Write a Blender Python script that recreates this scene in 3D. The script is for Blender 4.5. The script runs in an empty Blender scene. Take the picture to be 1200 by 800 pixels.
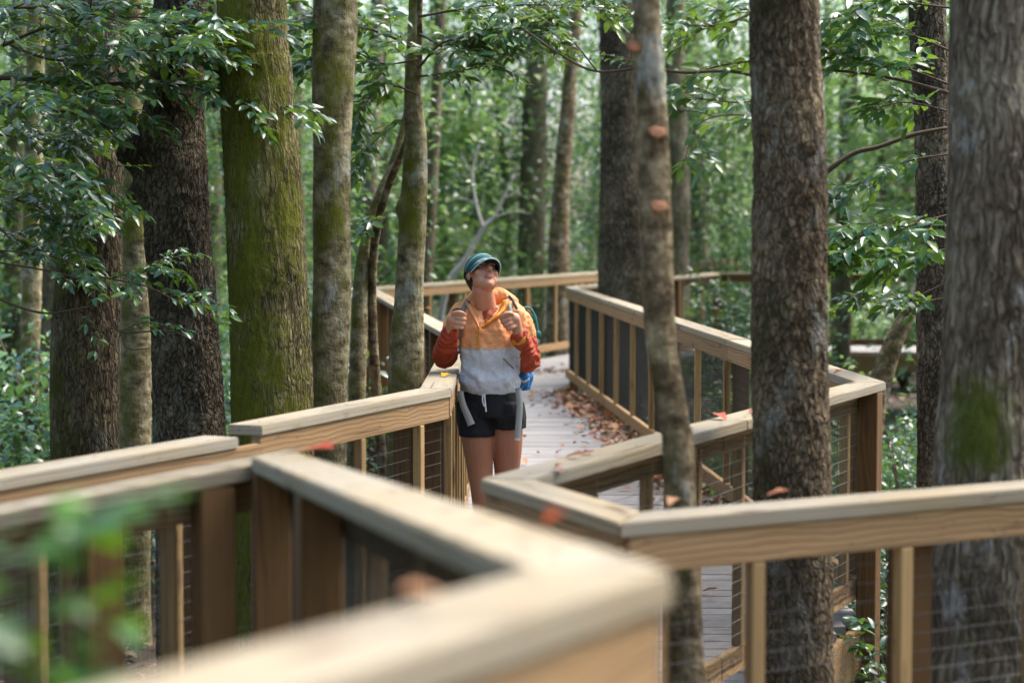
import bpy, bmesh, math, random
import numpy as np
from mathutils import Vector, Matrix
from mathutils.bvhtree import BVHTree

R = math.radians
SC = bpy.context.scene
COL = SC.collection

# ------------------------------------------------------------------ camera
F = 70.0 / 36.0 * 1200.0           # focal length in pixels of a 1200 px wide frame
HCAM = 1.81
PITCH = math.atan(144.0 / F)
CAM = np.array([0.0, 0.0, HCAM])
cd = bpy.data.cameras.new('camera')
cam = bpy.data.objects.new('camera', cd); COL.objects.link(cam)
cam.location = CAM; cam.rotation_euler = (R(90) - PITCH, 0, 0)
cd.lens = 70; cd.sensor_width = 36; cd.clip_start = 0.1; cd.clip_end = 500
cd.dof.use_dof = True; cd.dof.focus_distance = 9.7; cd.dof.aperture_fstop = 2.25
cd.dof.aperture_blades = 9
SC.camera = cam

# ------------------------------------------------------------------ world + sun (soft forest daylight)
SUN_EL, SUN_AZ = R(58), R(62)       # azimuth measured from +Y towards +X
w = bpy.data.worlds.new('World'); SC.world = w; w.use_nodes = True
nt = w.node_tree; bg = nt.nodes['Background']
sky = nt.nodes.new('ShaderNodeTexSky'); sky.sky_type = 'NISHITA'; sky.sun_disc = False
sky.sun_elevation = SUN_EL; sky.sun_rotation = SUN_AZ
sky.dust_density = 4.0; sky.air_density = 0.85; sky.ozone_density = 1.0
nt.links.new(sky.outputs[0], bg.inputs[0]); bg.inputs[1].default_value = 0.13
sl = bpy.data.lights.new('sun', 'SUN'); sl.energy = 1.35; sl.angle = R(34); sl.color = (1, 0.985, 0.96)
sun = bpy.data.objects.new('sun', sl); COL.objects.link(sun)
sdir = Vector((math.sin(SUN_AZ) * math.cos(SUN_EL), math.cos(SUN_AZ) * math.cos(SUN_EL), math.sin(SUN_EL)))
sun.rotation_euler = sdir.to_track_quat('Z', 'Y').to_euler()
SC.view_settings.view_transform = 'Standard'; SC.view_settings.look = 'None'
SC.view_settings.exposure = 2.1; SC.view_settings.gamma = 1.0
SC.render.engine = 'CYCLES'
SC.cycles.use_denoising = True
SC.cycles.max_bounces = 7; SC.cycles.diffuse_bounces = 4; SC.cycles.glossy_bounces = 2
SC.cycles.transmission_bounces = 3; SC.cycles.transparent_max_bounces = 6
SC.cycles.caustics_reflective = False; SC.cycles.caustics_refractive = False

GROUND = -0.95

def W(u, v, s):
    """world point seen at pixel (u, v) of the 1200x800 frame where one metre measures s pixels"""
    d = F / s
    xc = (u - 600.0) / F; yc = -(v - 400.0) / F
    cp, sp = math.cos(PITCH), math.sin(PITCH)
    return np.array([d * xc, d * (cp + yc * sp), HCAM + d * (-sp + yc * cp)])

# ------------------------------------------------------------------ small helpers
def tag(o, label=None, cat=None, group=None, kind=None):
    if label: o['label'] = label
    if cat: o['category'] = cat
    if group: o['group'] = group
    if kind: o['kind'] = kind
    return o

def empty(name, loc, rz=0.0):
    o = bpy.data.objects.new(name, None); COL.objects.link(o)
    o.location = loc; o.rotation_euler = (0, 0, rz); o.empty_display_size = 0.2
    return o

def link(name, me, m=None, parent=None, matrix=None):
    o = bpy.data.objects.new(name, me); COL.objects.link(o)
    if m is not None and not me.materials: me.materials.append(m)
    if parent is not None: o.parent = parent
    if matrix is not None: o.matrix_local = matrix
    return o

def mesh_np(name, V, Fc, m=None, smooth=False):
    """V (n,3); Fc (k,3|4) int array or a list of arrays"""
    me = bpy.data.meshes.new(name)
    V = np.asarray(V, dtype=np.float32)
    lst = Fc if isinstance(Fc, list) else [Fc]
    lst = [np.asarray(f, dtype=np.int32) for f in lst if len(f)]
    me.vertices.add(len(V)); me.vertices.foreach_set('co', V.ravel())
    nl = sum(f.size for f in lst); nf = sum(len(f) for f in lst)
    me.loops.add(nl); me.loops.foreach_set('vertex_index', np.concatenate([f.ravel() for f in lst]))
    me.polygons.add(nf)
    tot = np.concatenate([np.full(len(f), f.shape[1]) for f in lst])
    me.polygons.foreach_set('loop_start', np.concatenate([[0], np.cumsum(tot)[:-1]]).astype(np.int32))
    me.polygons.foreach_set('loop_total', tot.astype(np.int32))
    if smooth: me.polygons.foreach_set('use_smooth', np.ones(nf, dtype=bool))
    me.update(calc_edges=True); me.validate()
    if m is not None: me.materials.append(m)
    return me

def bm_mesh(name, bm, m=None, smooth=False):
    me = bpy.data.meshes.new(name); bm.to_mesh(me); bm.free()
    if smooth: me.polygons.foreach_set('use_smooth', np.ones(len(me.polygons), dtype=bool))
    if m is not None: me.materials.append(m)
    return me

def hash3(i):
    h = (i[:, 0] * 374761393 + i[:, 1] * 668265263 + i[:, 2] * 2147483647) & 0xffffffff
    h = ((h ^ (h >> 13)) * 1274126177) & 0xffffffff
    h = h ^ (h >> 16)
    return (h & 0xffff) / 32767.5 - 1.0

def vnoise(p):
    p = np.asarray(p, dtype=np.float64); f = np.floor(p); t = p - f; t = t * t * (3 - 2 * t); f = f.astype(np.int64)
    r = 0
    for dx in (0, 1):
        for dy in (0, 1):
            for dz in (0, 1):
                wgt = (t[:, 0] if dx else 1 - t[:, 0]) * (t[:, 1] if dy else 1 - t[:, 1]) * (t[:, 2] if dz else 1 - t[:, 2])
                r = r + wgt * hash3(f + np.array([dx, dy, dz]))
    return r

def spline(P, n):
    """Catmull-Rom through the rows of P, n samples"""
    P = np.asarray(P, float)
    Q = np.vstack([2 * P[0] - P[1], P, 2 * P[-1] - P[-2]])
    k = len(P) - 1
    t = np.linspace(0, k, n); i = np.minimum(t.astype(int), k - 1); u = (t - i)[:, None]
    a, b, c, d = Q[i], Q[i + 1], Q[i + 2], Q[i + 3]
    return 0.5 * (2 * b + (c - a) * u + (2 * a - 5 * b + 4 * c - d) * u ** 2 + (3 * b - a - 3 * c + d) * u ** 3)

def tube_np(P, rad, n=8, seed=0.0, rough=0.0, cap=True):
    """tube along polyline P with per-point radius; returns V, [quads, tris]"""
    P = np.asarray(P, float); rad = np.broadcast_to(np.asarray(rad, float), (len(P),))
    T = np.gradient(P, axis=0); T /= np.linalg.norm(T, axis=1)[:, None] + 1e-9
    ref = np.array([0.0, 1.0, 0.0]) if abs(T[:, 1]).mean() < 0.8 else np.array([0.0, 0.0, 1.0])
    A = np.cross(T, ref); A /= np.linalg.norm(A, axis=1)[:, None] + 1e-9
    B = np.cross(T, A)
    th = np.linspace(0, 2 * np.pi, n, endpoint=False)
    V = P[:, None, :] + rad[:, None, None] * (np.cos(th)[None, :, None] * A[:, None, :] + np.sin(th)[None, :, None] * B[:, None, :])
    V = V.reshape(-1, 3)
    if rough:
        nr = vnoise(V * 9 + seed)
        C = np.repeat(P, n, axis=0)
        V = C + (V - C) * (1 + rough * nr)[:, None]
    m = len(P)
    i = np.arange(m - 1)[:, None] * n; j = np.arange(n)[None, :]; j2 = (j + 1) % n
    Q = np.stack([i + j, i + j2, i + n + j2, i + n + j], -1).reshape(-1, 4)
    tri = np.zeros((0, 3), int)
    if cap:
        V = np.vstack([V, P[0], P[-1]]); a = m * n
        k = np.arange(n)
        tri = np.vstack([np.stack([np.full(n, a), (k + 1) % n, k], -1),
                         np.stack([np.full(n, a + 1), (m - 1) * n + k, (m - 1) * n + (k + 1) % n], -1)])
    return V, [Q, tri]

def join_np(parts):
    Vs, Qs, Ts, o = [], [], [], 0
    for V, fs in parts:
        Vs.append(V)
        for f in (fs if isinstance(fs, list) else [fs]):
            if len(f) == 0: continue
            (Qs if f.shape[1] == 4 else Ts).append(f + o)
        o += len(V)
    out = []
    if Qs: out.append(np.vstack(Qs))
    if Ts: out.append(np.vstack(Ts))
    return np.vstack(Vs), out

# ------------------------------------------------------------------ material helper
class MB:
    def __init__(self, name):
        self.m = bpy.data.materials.new(name); self.m.use_nodes = True
        self.t = self.m.node_tree; self.n = self.t.nodes; self.l = self.t.links
        self.b = self.n['Principled BSDF']; self.out = self.n['Material Output']
    def nd(self, typ, ins=None, **kw):
        x = self.n.new(typ)
        for k, v in kw.items(): setattr(x, k, v)
        for k, v in (ins or {}).items(): self.set(x.inputs[k], v)
        return x
    def set(self, sock, v):
        if isinstance(v, bpy.types.NodeSocket): self.l.new(v, sock)
        elif isinstance(v, (tuple, list)) and sock.type == 'RGBA' and len(v) == 3: sock.default_value = (*v, 1)
        else: sock.default_value = v
    def math(self, op, a, b=0.0, c=None, clamp=False):
        ins = {0: a, 1: b}
        if c is not None: ins[2] = c
        return self.nd('ShaderNodeMath', ins, operation=op, use_clamp=clamp).outputs[0]
    def vmath(self, op, a, b=(0, 0, 0), scale=None):
        x = self.nd('ShaderNodeVectorMath', {0: a, 1: b}, operation=op)
        if scale is not None: self.set(x.inputs['Scale'], scale)
        return x.outputs[0]
    def coord(self, which='Object'): return self.nd('ShaderNodeTexCoord').outputs[which]
    def scaled(self, vec, s): return self.nd('ShaderNodeMapping', {'Vector': vec, 'Scale': s}).outputs[0]
    def noise(self, vec, scale, detail=3, rough=0.55):
        return self.nd('ShaderNodeTexNoise', {'Vector': vec, 'Scale': scale, 'Detail': detail, 'Roughness': rough}).outputs[0]
    def ramp(self, fac, stops, interp='LINEAR'):
        x = self.nd('ShaderNodeValToRGB', {0: fac}); cr = x.color_ramp; cr.interpolation = interp
        while len(cr.elements) < len(stops): cr.elements.new(0.5)
        for e, (p, c) in zip(cr.elements, stops):
            e.position = p; e.color = (*c, 1) if len(c) == 3 else (c[0], c[0], c[0], 1)
        return x.outputs[0]
    def mix(self, f, a, b, blend='MIX'):
        x = self.nd('ShaderNodeMix', data_type='RGBA', blend_type=blend)
        self.set(x.inputs[0], f); self.set(x.inputs[6], a); self.set(x.inputs[7], b)
        return x.outputs[2]
    def maprange(self, v, a, b, c=0.0, d=1.0):
        return self.nd('ShaderNodeMapRange', {0: v, 1: a, 2: b, 3: c, 4: d}).outputs[0]
    def bump(self, h, strength, dist, normal=None):
        ins = {'Height': h, 'Strength': strength, 'Distance': dist}
        if normal is not None: ins['Normal'] = normal
        x = self.nd('ShaderNodeBump', ins); self.l.new(x.outputs[0], self.b.inputs['Normal']); return x.outputs[0]
    def p(self, **kw):
        for k, v in kw.items(): self.set(self.b.inputs[k.replace('_', ' ')], v)
        return self.m

def wood(name, light, dark, grey, greyamt, ringscale=95.0, rough=0.75, swirl=0.11, contrast=0.8):
    b = MB(name)
    co = b.coord(); rnd = b.nd('ShaderNodeObjectInfo').outputs['Random']
    off = b.nd('ShaderNodeCombineXYZ', {0: b.math('MULTIPLY', rnd, 37.0), 1: b.math('MULTIPLY', rnd, 0.11), 2: b.math('MULTIPLY', rnd, 0.07)}).outputs[0]
    c = b.vmath('ADD', co, off)
    warp = b.noise(b.scaled(c, (0.9 + 6 * (swirl - 0.11), 4, 4)), 1.6, 2)
    warp2 = b.noise(b.scaled(c, (5, 22, 22)), 1.0, 2)
    sx = b.nd('ShaderNodeSeparateXYZ', {0: c})
    yy = b.math('ADD', b.math('SUBTRACT', sx.outputs[1], 0.05), b.math('MULTIPLY', warp, swirl))
    zz = b.math('ADD', sx.outputs[2], 0.07)
    r = b.math('SQRT', b.math('ADD', b.math('MULTIPLY', yy, yy), b.math('MULTIPLY', zz, zz)))
    r = b.math('ADD', r, b.math('MULTIPLY', warp2, 0.009))
    ph = b.math('FRACT', b.math('MULTIPLY', r, ringscale))
    ring = b.ramp(ph, [(0, (0,)), (0.62, (0.35,)), (0.85, (1.0,)), (1.0, (0.05,))])
    fib = b.noise(b.scaled(c, (2.5, 110, 110)), 1.0, 3)
    blot = b.noise(b.scaled(c, (1.2, 4, 4)), 1.3, 4)
    base = b.mix(b.math('MULTIPLY', ring, contrast), light, dark)
    base = b.mix(b.maprange(fib, 0.35, 0.75, 0.0, 0.35), base, tuple(0.55 * x for x in dark))
    gf = b.math('MULTIPLY', b.maprange(blot, 0.3, 0.7), greyamt)
    base = b.mix(gf, base, grey)
    tone = b.math('ADD', 0.82, b.math('MULTIPLY', b.math('FRACT', b.math('MULTIPLY', rnd, 7.31)), 0.36))
    base = b.mix(1.0, base, b.nd('ShaderNodeCombineColor', {0: tone, 1: tone, 2: tone}).outputs[0], 'MULTIPLY')
    # dirt specks and faint algae
    sp = b.noise(b.scaled(c, (9, 14, 14)), 2.0, 5, 0.7)
    base = b.mix(b.maprange(sp, 0.62, 0.72, 0.0, 0.55), base, (0.05, 0.045, 0.035))
    chk = b.noise(b.scaled(c, (1.0, 70, 70)), 1.0, 2)
    base = b.mix(b.maprange(chk, 0.66, 0.70, 0.0, 0.8), base, (0.035, 0.025, 0.016))
    kn = b.nd('ShaderNodeTexVoronoi', {'Vector': b.scaled(c, (2.2, 9, 9)), 'Scale': 1.0}).outputs['Distance']
    base = b.mix(b.maprange(kn, 0.07, 0.17, 0.85, 0.0), base, (0.10, 0.05, 0.025))
    b.bump(b.math('ADD', b.math('MULTIPLY', fib, 0.7), b.math('MULTIPLY', ring, 0.35)), 0.5, 0.003)
    return b.p(Base_Color=base, Roughness=rough, Specular_IOR_Level=0.3)

def bark(name, dark, light, moss=(0.055, 0.085, 0.012), mossbias=-1.0, mossdir=(-0.6, -0.5, 0.0), lichen=0.0, cell=26.0, stretch=0.32, bumpd=0.02, smoothbark=False, mossz=0.0, fz_=0.13, patch=None):
    b = MB(name); co = b.coord()
    wob = b.vmath('ADD', co, b.vmath('SCALE', b.nd('ShaderNodeTexNoise', {'Vector': co, 'Scale': 9.0, 'Detail': 2}).outputs['Color'], scale=0.05))
    v = b.nd('ShaderNodeTexVoronoi', {'Vector': b.scaled(wob, (1, 1, stretch)), 'Scale': cell}, feature='DISTANCE_TO_EDGE').outputs['Distance']
    fs = b.noise(b.scaled(wob, (1, 1, fz_)), cell * 0.85, 3, 0.6)
    fis = b.maprange(b.math('ABSOLUTE', b.math('SUBTRACT', fs, 0.5)), 0.0, 0.11)
    crack = b.math('ADD', b.math('MULTIPLY', b.maprange(v, 0.0, 0.2), 0.45), b.math('MULTIPLY', fis, 0.55))
    n1 = b.noise(b.scaled(co, (1, 1, 0.35)), 60, 4, 0.65)
    n2 = b.noise(co, 2.6, 4, 0.6)
    if smoothbark:
        bl = b.noise(b.scaled(co, (1, 1, 1.3)), 11, 5, 0.65)
        h = b.math('ADD', b.math('MULTIPLY', n1, 0.5), b.math('MULTIPLY', b.noise(b.scaled(co, (1, 1, 1.6)), 16, 4), 0.9))
        f = b.math('ADD', b.maprange(bl, 0.32, 0.68, 0.0, 0.75), b.math('ADD', b.math('MULTIPLY', n1, 0.35), b.math('MULTIPLY', n2, 0.1)))
    else:
        h = b.math('ADD', crack, b.math('MULTIPLY', n1, 0.5))
        f = b.math('ADD', b.math('MULTIPLY', crack, 0.50), b.math('ADD', b.math('MULTIPLY', n1, 0.38), b.maprange(n2, 0.3, 0.7, -0.08, 0.42)))
    col = b.ramp(f, [(0.25, tuple(0.35 * x for x in dark)), (0.55, dark), (1.0, light)])
    if lichen > 0:
        ln = b.noise(b.scaled(co, (1, 1, 0.5)), 7, 5, 0.7)
        col = b.mix(b.maprange(ln, 0.56, 0.66, 0.0, lichen), col, (0.42, 0.43, 0.38))
    nrm = b.nd('ShaderNodeNewGeometry').outputs['Normal']
    dt = b.nd('ShaderNodeVectorMath', {0: nrm, 1: mossdir}, operation='DOT_PRODUCT').outputs['Value']
    mz = b.math('MULTIPLY', b.nd('ShaderNodeSeparateXYZ', {0: co}).outputs[2], mossz)
    mn = b.noise(b.scaled(co, (1, 1, 0.55)), 5.5, 5, 0.65)
    mf = b.math('ADD', b.math('MULTIPLY', b.math('SUBTRACT', mn, 0.5), 3.6), b.math('ADD', b.math('MULTIPLY', dt, 0.55), b.math('ADD', mz, mossbias)))
    if patch is not None:
        dist = b.nd('ShaderNodeVectorMath', {0: b.nd('ShaderNodeNewGeometry').outputs['Position'], 1: tuple(patch[0])}, operation='DISTANCE').outputs['Value']
        mf = b.math('ADD', mf, b.maprange(dist, patch[1], patch[1] * 0.3, 0.0, 1.5))
    mf = b.maprange(b.math('ADD', mf, b.math('MULTIPLY', b.math('SUBTRACT', n1, 0.5), 1.4)), -0.25, 0.5)
    mcol = b.mix(n1, tuple(0.5 * x for x in moss), tuple(1.5 * x for x in moss))
    col = b.mix(b.math('MULTIPLY', mf, 0.9), col, mcol)
    fz = b.noise(co, 150, 3, 0.7)
    h = b.math('ADD', b.math('MULTIPLY', h, b.math('SUBTRACT', 1.0, b.math('MULTIPLY', mf, 0.6))), b.math('MULTIPLY', mf, b.math('ADD', 0.35, b.math('MULTIPLY', fz, 0.9))))
    b.bump(h, 1.0, bumpd)
    return b.p(Base_Color=col, Roughness=0.9, Specular_IOR_Level=0.2)

def leafmat(name, cols, rough=0.32, trans=0.3, tcol=(0.16, 0.26, 0.02), island=False, brown=0.0, vein=True):
    b = MB(name)
    if island: rnd = b.nd('ShaderNodeNewGeometry').outputs['Random Per Island']
    else: rnd = b.nd('ShaderNodeObjectInfo').outputs['Random']
    k = len(cols)
    col = b.ramp(rnd, [(i / max(1, k - 1), c) for i, c in enumerate(cols)])
    if not island:
        co = b.coord()
        nz = b.noise(b.vmath('ADD', co, b.nd('ShaderNodeCombineXYZ', {0: b.math('MULTIPLY', rnd, 9.0)}).outputs[0]), 45, 3)
        col = b.mix(b.maprange(nz, 0.4, 0.75, 0.0, 0.35), col, tuple(1.5 * x for x in cols[0]))
        if vein:
            y = b.math('ABSOLUTE', b.nd('ShaderNodeSeparateXYZ', {0: co}).outputs[1])
            col = b.mix(b.maprange(y, 0.0, 0.0016, 0.5, 0.0), col, (0.16, 0.22, 0.06))
    col = b.mix(0.25, col, b.mix(1.0, col, (1.6, 1.5, 0.7), 'MULTIPLY'))
    b.p(Base_Color=col, Roughness=rough, Specular_IOR_Level=0.75)
    tr = b.nd('ShaderNodeBsdfTranslucent', {'Color': tcol})
    mx = b.nd('ShaderNodeMixShader', {0: trans, 1: b.b.outputs[0], 2: tr.outputs[0]})
    b.l.new(mx.outputs[0], b.out.inputs[0])
    return b.m

def plain(name, col, rough=0.6, spec=0.4, noise=0.0, nscale=60, bump=0.0, metal=0.0):
    b = MB(name)
    c = col
    if noise or bump:
        n = b.noise(b.coord(), nscale, 4)
        c = b.mix(b.math('MULTIPLY', n, noise), col, tuple(0.45 * x for x in col))
        if bump: b.bump(n, 0.6, bump)
    return b.p(Base_Color=c, Roughness=rough, Specular_IOR_Level=spec, Metallic=metal)

M = {}
M['cap'] = wood('cap_wood', (0.37, 0.295, 0.175), (0.20, 0.145, 0.078), (0.30, 0.28, 0.235), 0.7, 60, 0.8, 0.2, 0.9)
M['board'] = wood('board_wood', (0.41, 0.26, 0.12), (0.17, 0.08, 0.03), (0.31, 0.22, 0.125), 0.2, 52, 0.75, 0.34, 1.0)
M['post'] = wood('post_wood', (0.20, 0.10, 0.03), (0.095, 0.04, 0.012), (0.15, 0.095, 0.04), 0.35, 80)
M['stile'] = wood('stile_wood', (0.43, 0.275, 0.11), (0.22, 0.115, 0.04), (0.32, 0.23, 0.115), 0.4, 90)
M['deck'] = wood('deck_wood', (0.28, 0.26, 0.245), (0.20, 0.18, 0.17), (0.27, 0.26, 0.255), 0.85, 90, 0.6)
M['wire'] = plain('galvanised_wire', (0.17, 0.165, 0.155), 0.55, 0.4, metal=0.3)
M['wired'] = plain('dark_coated_wire', (0.02, 0.02, 0.018), 0.6, 0.3)
LEAF_COLS = [(0.016, 0.070, 0.060), (0.026, 0.095, 0.066), (0.011, 0.048, 0.045), (0.055, 0.14, 0.03), (0.022, 0.085, 0.085), (0.10, 0.19, 0.025), (0.015, 0.062, 0.05)]
M['leaf'] = leafmat('glossy_leaf', LEAF_COLS, 0.24, 0.28, (0.22, 0.38, 0.03))
M['foliage'] = leafmat('foliage_mass', LEAF_COLS, 0.25, 0.30, (0.22, 0.38, 0.03), island=True)
FARCOLS = [(0.03, 0.105, 0.07), (0.07, 0.17, 0.08), (0.022, 0.08, 0.06), (0.14, 0.25, 0.06), (0.05, 0.14, 0.10), (0.22, 0.29, 0.05), (0.03, 0.10, 0.075), (0.09, 0.20, 0.11)]
M['far'] = leafmat('far_foliage', FARCOLS, 0.27, 0.36, (0.26, 0.44, 0.11), island=True)
M['far2'] = leafmat('far_foliage_dark', [(0.018, 0.07, 0.05), (0.03, 0.10, 0.065), (0.014, 0.055, 0.045), (0.05, 0.13, 0.05)], 0.25, 0.28, (0.14, 0.28, 0.07), island=True)
M['far3'] = leafmat('far_foliage_yellow', [(0.10, 0.22, 0.07), (0.15, 0.27, 0.06), (0.07, 0.18, 0.09), (0.24, 0.30, 0.05), (0.09, 0.21, 0.12)], 0.26, 0.40, (0.28, 0.46, 0.12), island=True)
M['bright'] = leafmat('fresh_leaf', [(0.06, 0.18, 0.015), (0.015, 0.075, 0.04), (0.09, 0.22, 0.012), (0.02, 0.09, 0.05)], 0.35, 0.35, (0.20, 0.38, 0.01))
M['dry'] = leafmat('fallen_leaf', [(0.30, 0.10, 0.03), (0.20, 0.055, 0.025), (0.36, 0.17, 0.06), (0.13, 0.05, 0.03), (0.26, 0.07, 0.03)], 0.6, 0.15, (0.3, 0.1, 0.02), vein=False)
M['litter'] = leafmat('leaf_litter', [(0.16, 0.085, 0.04), (0.10, 0.05, 0.028), (0.22, 0.13, 0.07), (0.07, 0.04, 0.025), (0.19, 0.08, 0.04)], 0.7, 0.1, (0.2, 0.1, 0.03), island=True)
M['redleaf'] = leafmat('red_leaf', [(0.45, 0.07, 0.02), (0.30, 0.03, 0.015)], 0.5, 0.2, (0.4, 0.08, 0.02), vein=False)
M['yellowleaf'] = leafmat('yellow_leaf', [(0.65, 0.40, 0.02), (0.6, 0.32, 0.03)], 0.5, 0.2, (0.6, 0.4, 0.02), vein=False)
M['twig'] = plain('twig_bark', (0.12, 0.085, 0.06), 0.85, 0.2, 0.6, 40, 0.004)
M['twigpale'] = plain('pale_dead_wood', (0.42, 0.40, 0.37), 0.85, 0.2, 0.5, 30, 0.004)
M['screw'] = plain('screw_steel', (0.2, 0.2, 0.2), 0.4, 0.5, metal=0.9)
# ================================================================== ground
def make_ground():
    n = 160
    gx = np.concatenate([np.linspace(-200, -14, 20), np.linspace(-13, 13, n), np.linspace(14, 200, 20)])
    gy = np.concatenate([np.linspace(-40, -1, 8), np.linspace(0, 45, n), np.linspace(48, 320, 24)])
    X, Y = np.meshgrid(gx, gy); P = np.stack([X.ravel(), Y.ravel(), np.zeros(X.size)], 1)
    P[:, 2] = GROUND + 0.10 * vnoise(P * 0.35 + 3) + 0.03 * vnoise(P * 1.7) - 0.02
    P[:, 2] += np.clip((P[:, 1] - 60) / 120, 0, 2) * 1.5
    k = len(gx); i = np.arange(len(gy) - 1)[:, None] * k; j = np.arange(k - 1)[None, :]
    Q = np.stack([i + j, i + j + 1, i + k + j + 1, i + k + j], -1).reshape(-1, 4)
    b = MB('forest_floor'); co = b.coord()
    n1 = b.noise(co, 1.1, 5, 0.6); n2 = b.noise(co, 26, 4, 0.7)
    v = b.nd('ShaderNodeTexVoronoi', {'Vector': co, 'Scale': 16.0}).outputs['Color']
    c = b.mix(n2, (0.022, 0.014, 0.009), (0.075, 0.047, 0.028))
    c = b.mix(0.35, c, b.mix(1.0, c, v, 'MULTIPLY'))
    c = b.mix(b.maprange(n1, 0.5, 0.66, 0, 0.7), c, (0.02, 0.035, 0.011))
    b.bump(n2, 0.8, 0.03)
    m = b.p(Base_Color=c, Roughness=0.95)
    o = link('ground', mesh_np('ground', P, Q, m, True)); o['kind'] = 'structure'
make_ground()

# ================================================================== lumber
def box_mesh(name, L, wd, th, mat, bev=0.003):
    bm = bmesh.new()
    bmesh.ops.create_cube(bm, size=1.0, matrix=Matrix.Diagonal((L, wd, th, 1)))
    if bev: bmesh.ops.bevel(bm, geom=bm.edges[:], offset=bev, segments=1, affect='EDGES')
    return bm_mesh(name, bm, mat)

def prism(name, poly, z0, z1, mat, slope=0.0, bev=0.004):
    """poly: outline in xy (counter-clockwise); extruded z0..z1, sheared by slope along x"""
    bm = bmesh.new()
    bot = [bm.verts.new((x, y, z0 + slope * x)) for x, y in poly]
    top = [bm.verts.new((x, y, z1 + slope * x)) for x, y in poly]
    k = len(poly)
    bm.faces.new(top); bm.faces.new(bot[::-1])
    for i in range(k): bm.faces.new((bot[i], bot[(i + 1) % k], top[(i + 1) % k], top[i]))
    if bev: bmesh.ops.bevel(bm, geom=bm.edges[:], offset=bev, segments=2, affect='EDGES')
    bmesh.ops.recalc_face_normals(bm, faces=bm.faces[:])
    return bm_mesh(name, bm, mat)

UPX = Matrix.Rotation(R(-90), 4, 'Y')      # local x -> world z
_sq = {}
def upright(name, parent, x, y, z0, z1, wd, th, mat, bev=0.003):
    L = round(z1 - z0, 3); key = (name, L, wd, th)
    if key not in _sq: _sq[key] = box_mesh(name, L, th, wd, mat, bev)
    return link(name, _sq[key], None, parent, Matrix.Translation((x, y, (z0 + z1) / 2)) @ UPX)

def wire_panel(x0, x1, y, zlo, zhi, slope, vstep=0.0127, rv=0.0009, rh=0.0011):
    parts = []
    def bar(a, b, r):
        a, b = np.array(a, float), np.array(b, float)
        d = b - a
        if abs(d[2]) > abs(d[0]): o1, o2 = np.array([r, 0, 0]), np.array([0, r, 0])
        else: o1, o2 = np.array([0, 0, r]), np.array([0, r, 0])
        ring = [o1, -0.5 * o1 + 0.87 * o2, -0.5 * o1 - 0.87 * o2]
        V = np.array([a + q for q in ring] + [b + q for q in ring])
        Q = np.array([[0, 1, 4, 3], [1, 2, 5, 4], [2, 0, 3, 5]])
        return V, Q
    for x in np.arange(x0 + vstep * 0.5, x1, vstep):
        parts.append(bar((x, y, zlo + slope * x), (x, y, zhi + slope * x), rv))
    nv = len(parts)
    for z in np.arange(zlo + 0.02, zhi, 0.0508):
        parts.append(bar((x0, y + 0.0015, z + slope * x0), (x1, y + 0.0015, z + slope * x1), rh))
    V, f = join_np(parts)
    me = mesh_np('wire_mesh', V, f, M['wired']); me.materials.append(M['wire'])
    me.polygons.foreach_set('material_index', (np.arange(len(f[0])) >= nv * 3).astype(np.int32)); me.update()
    return me

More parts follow.
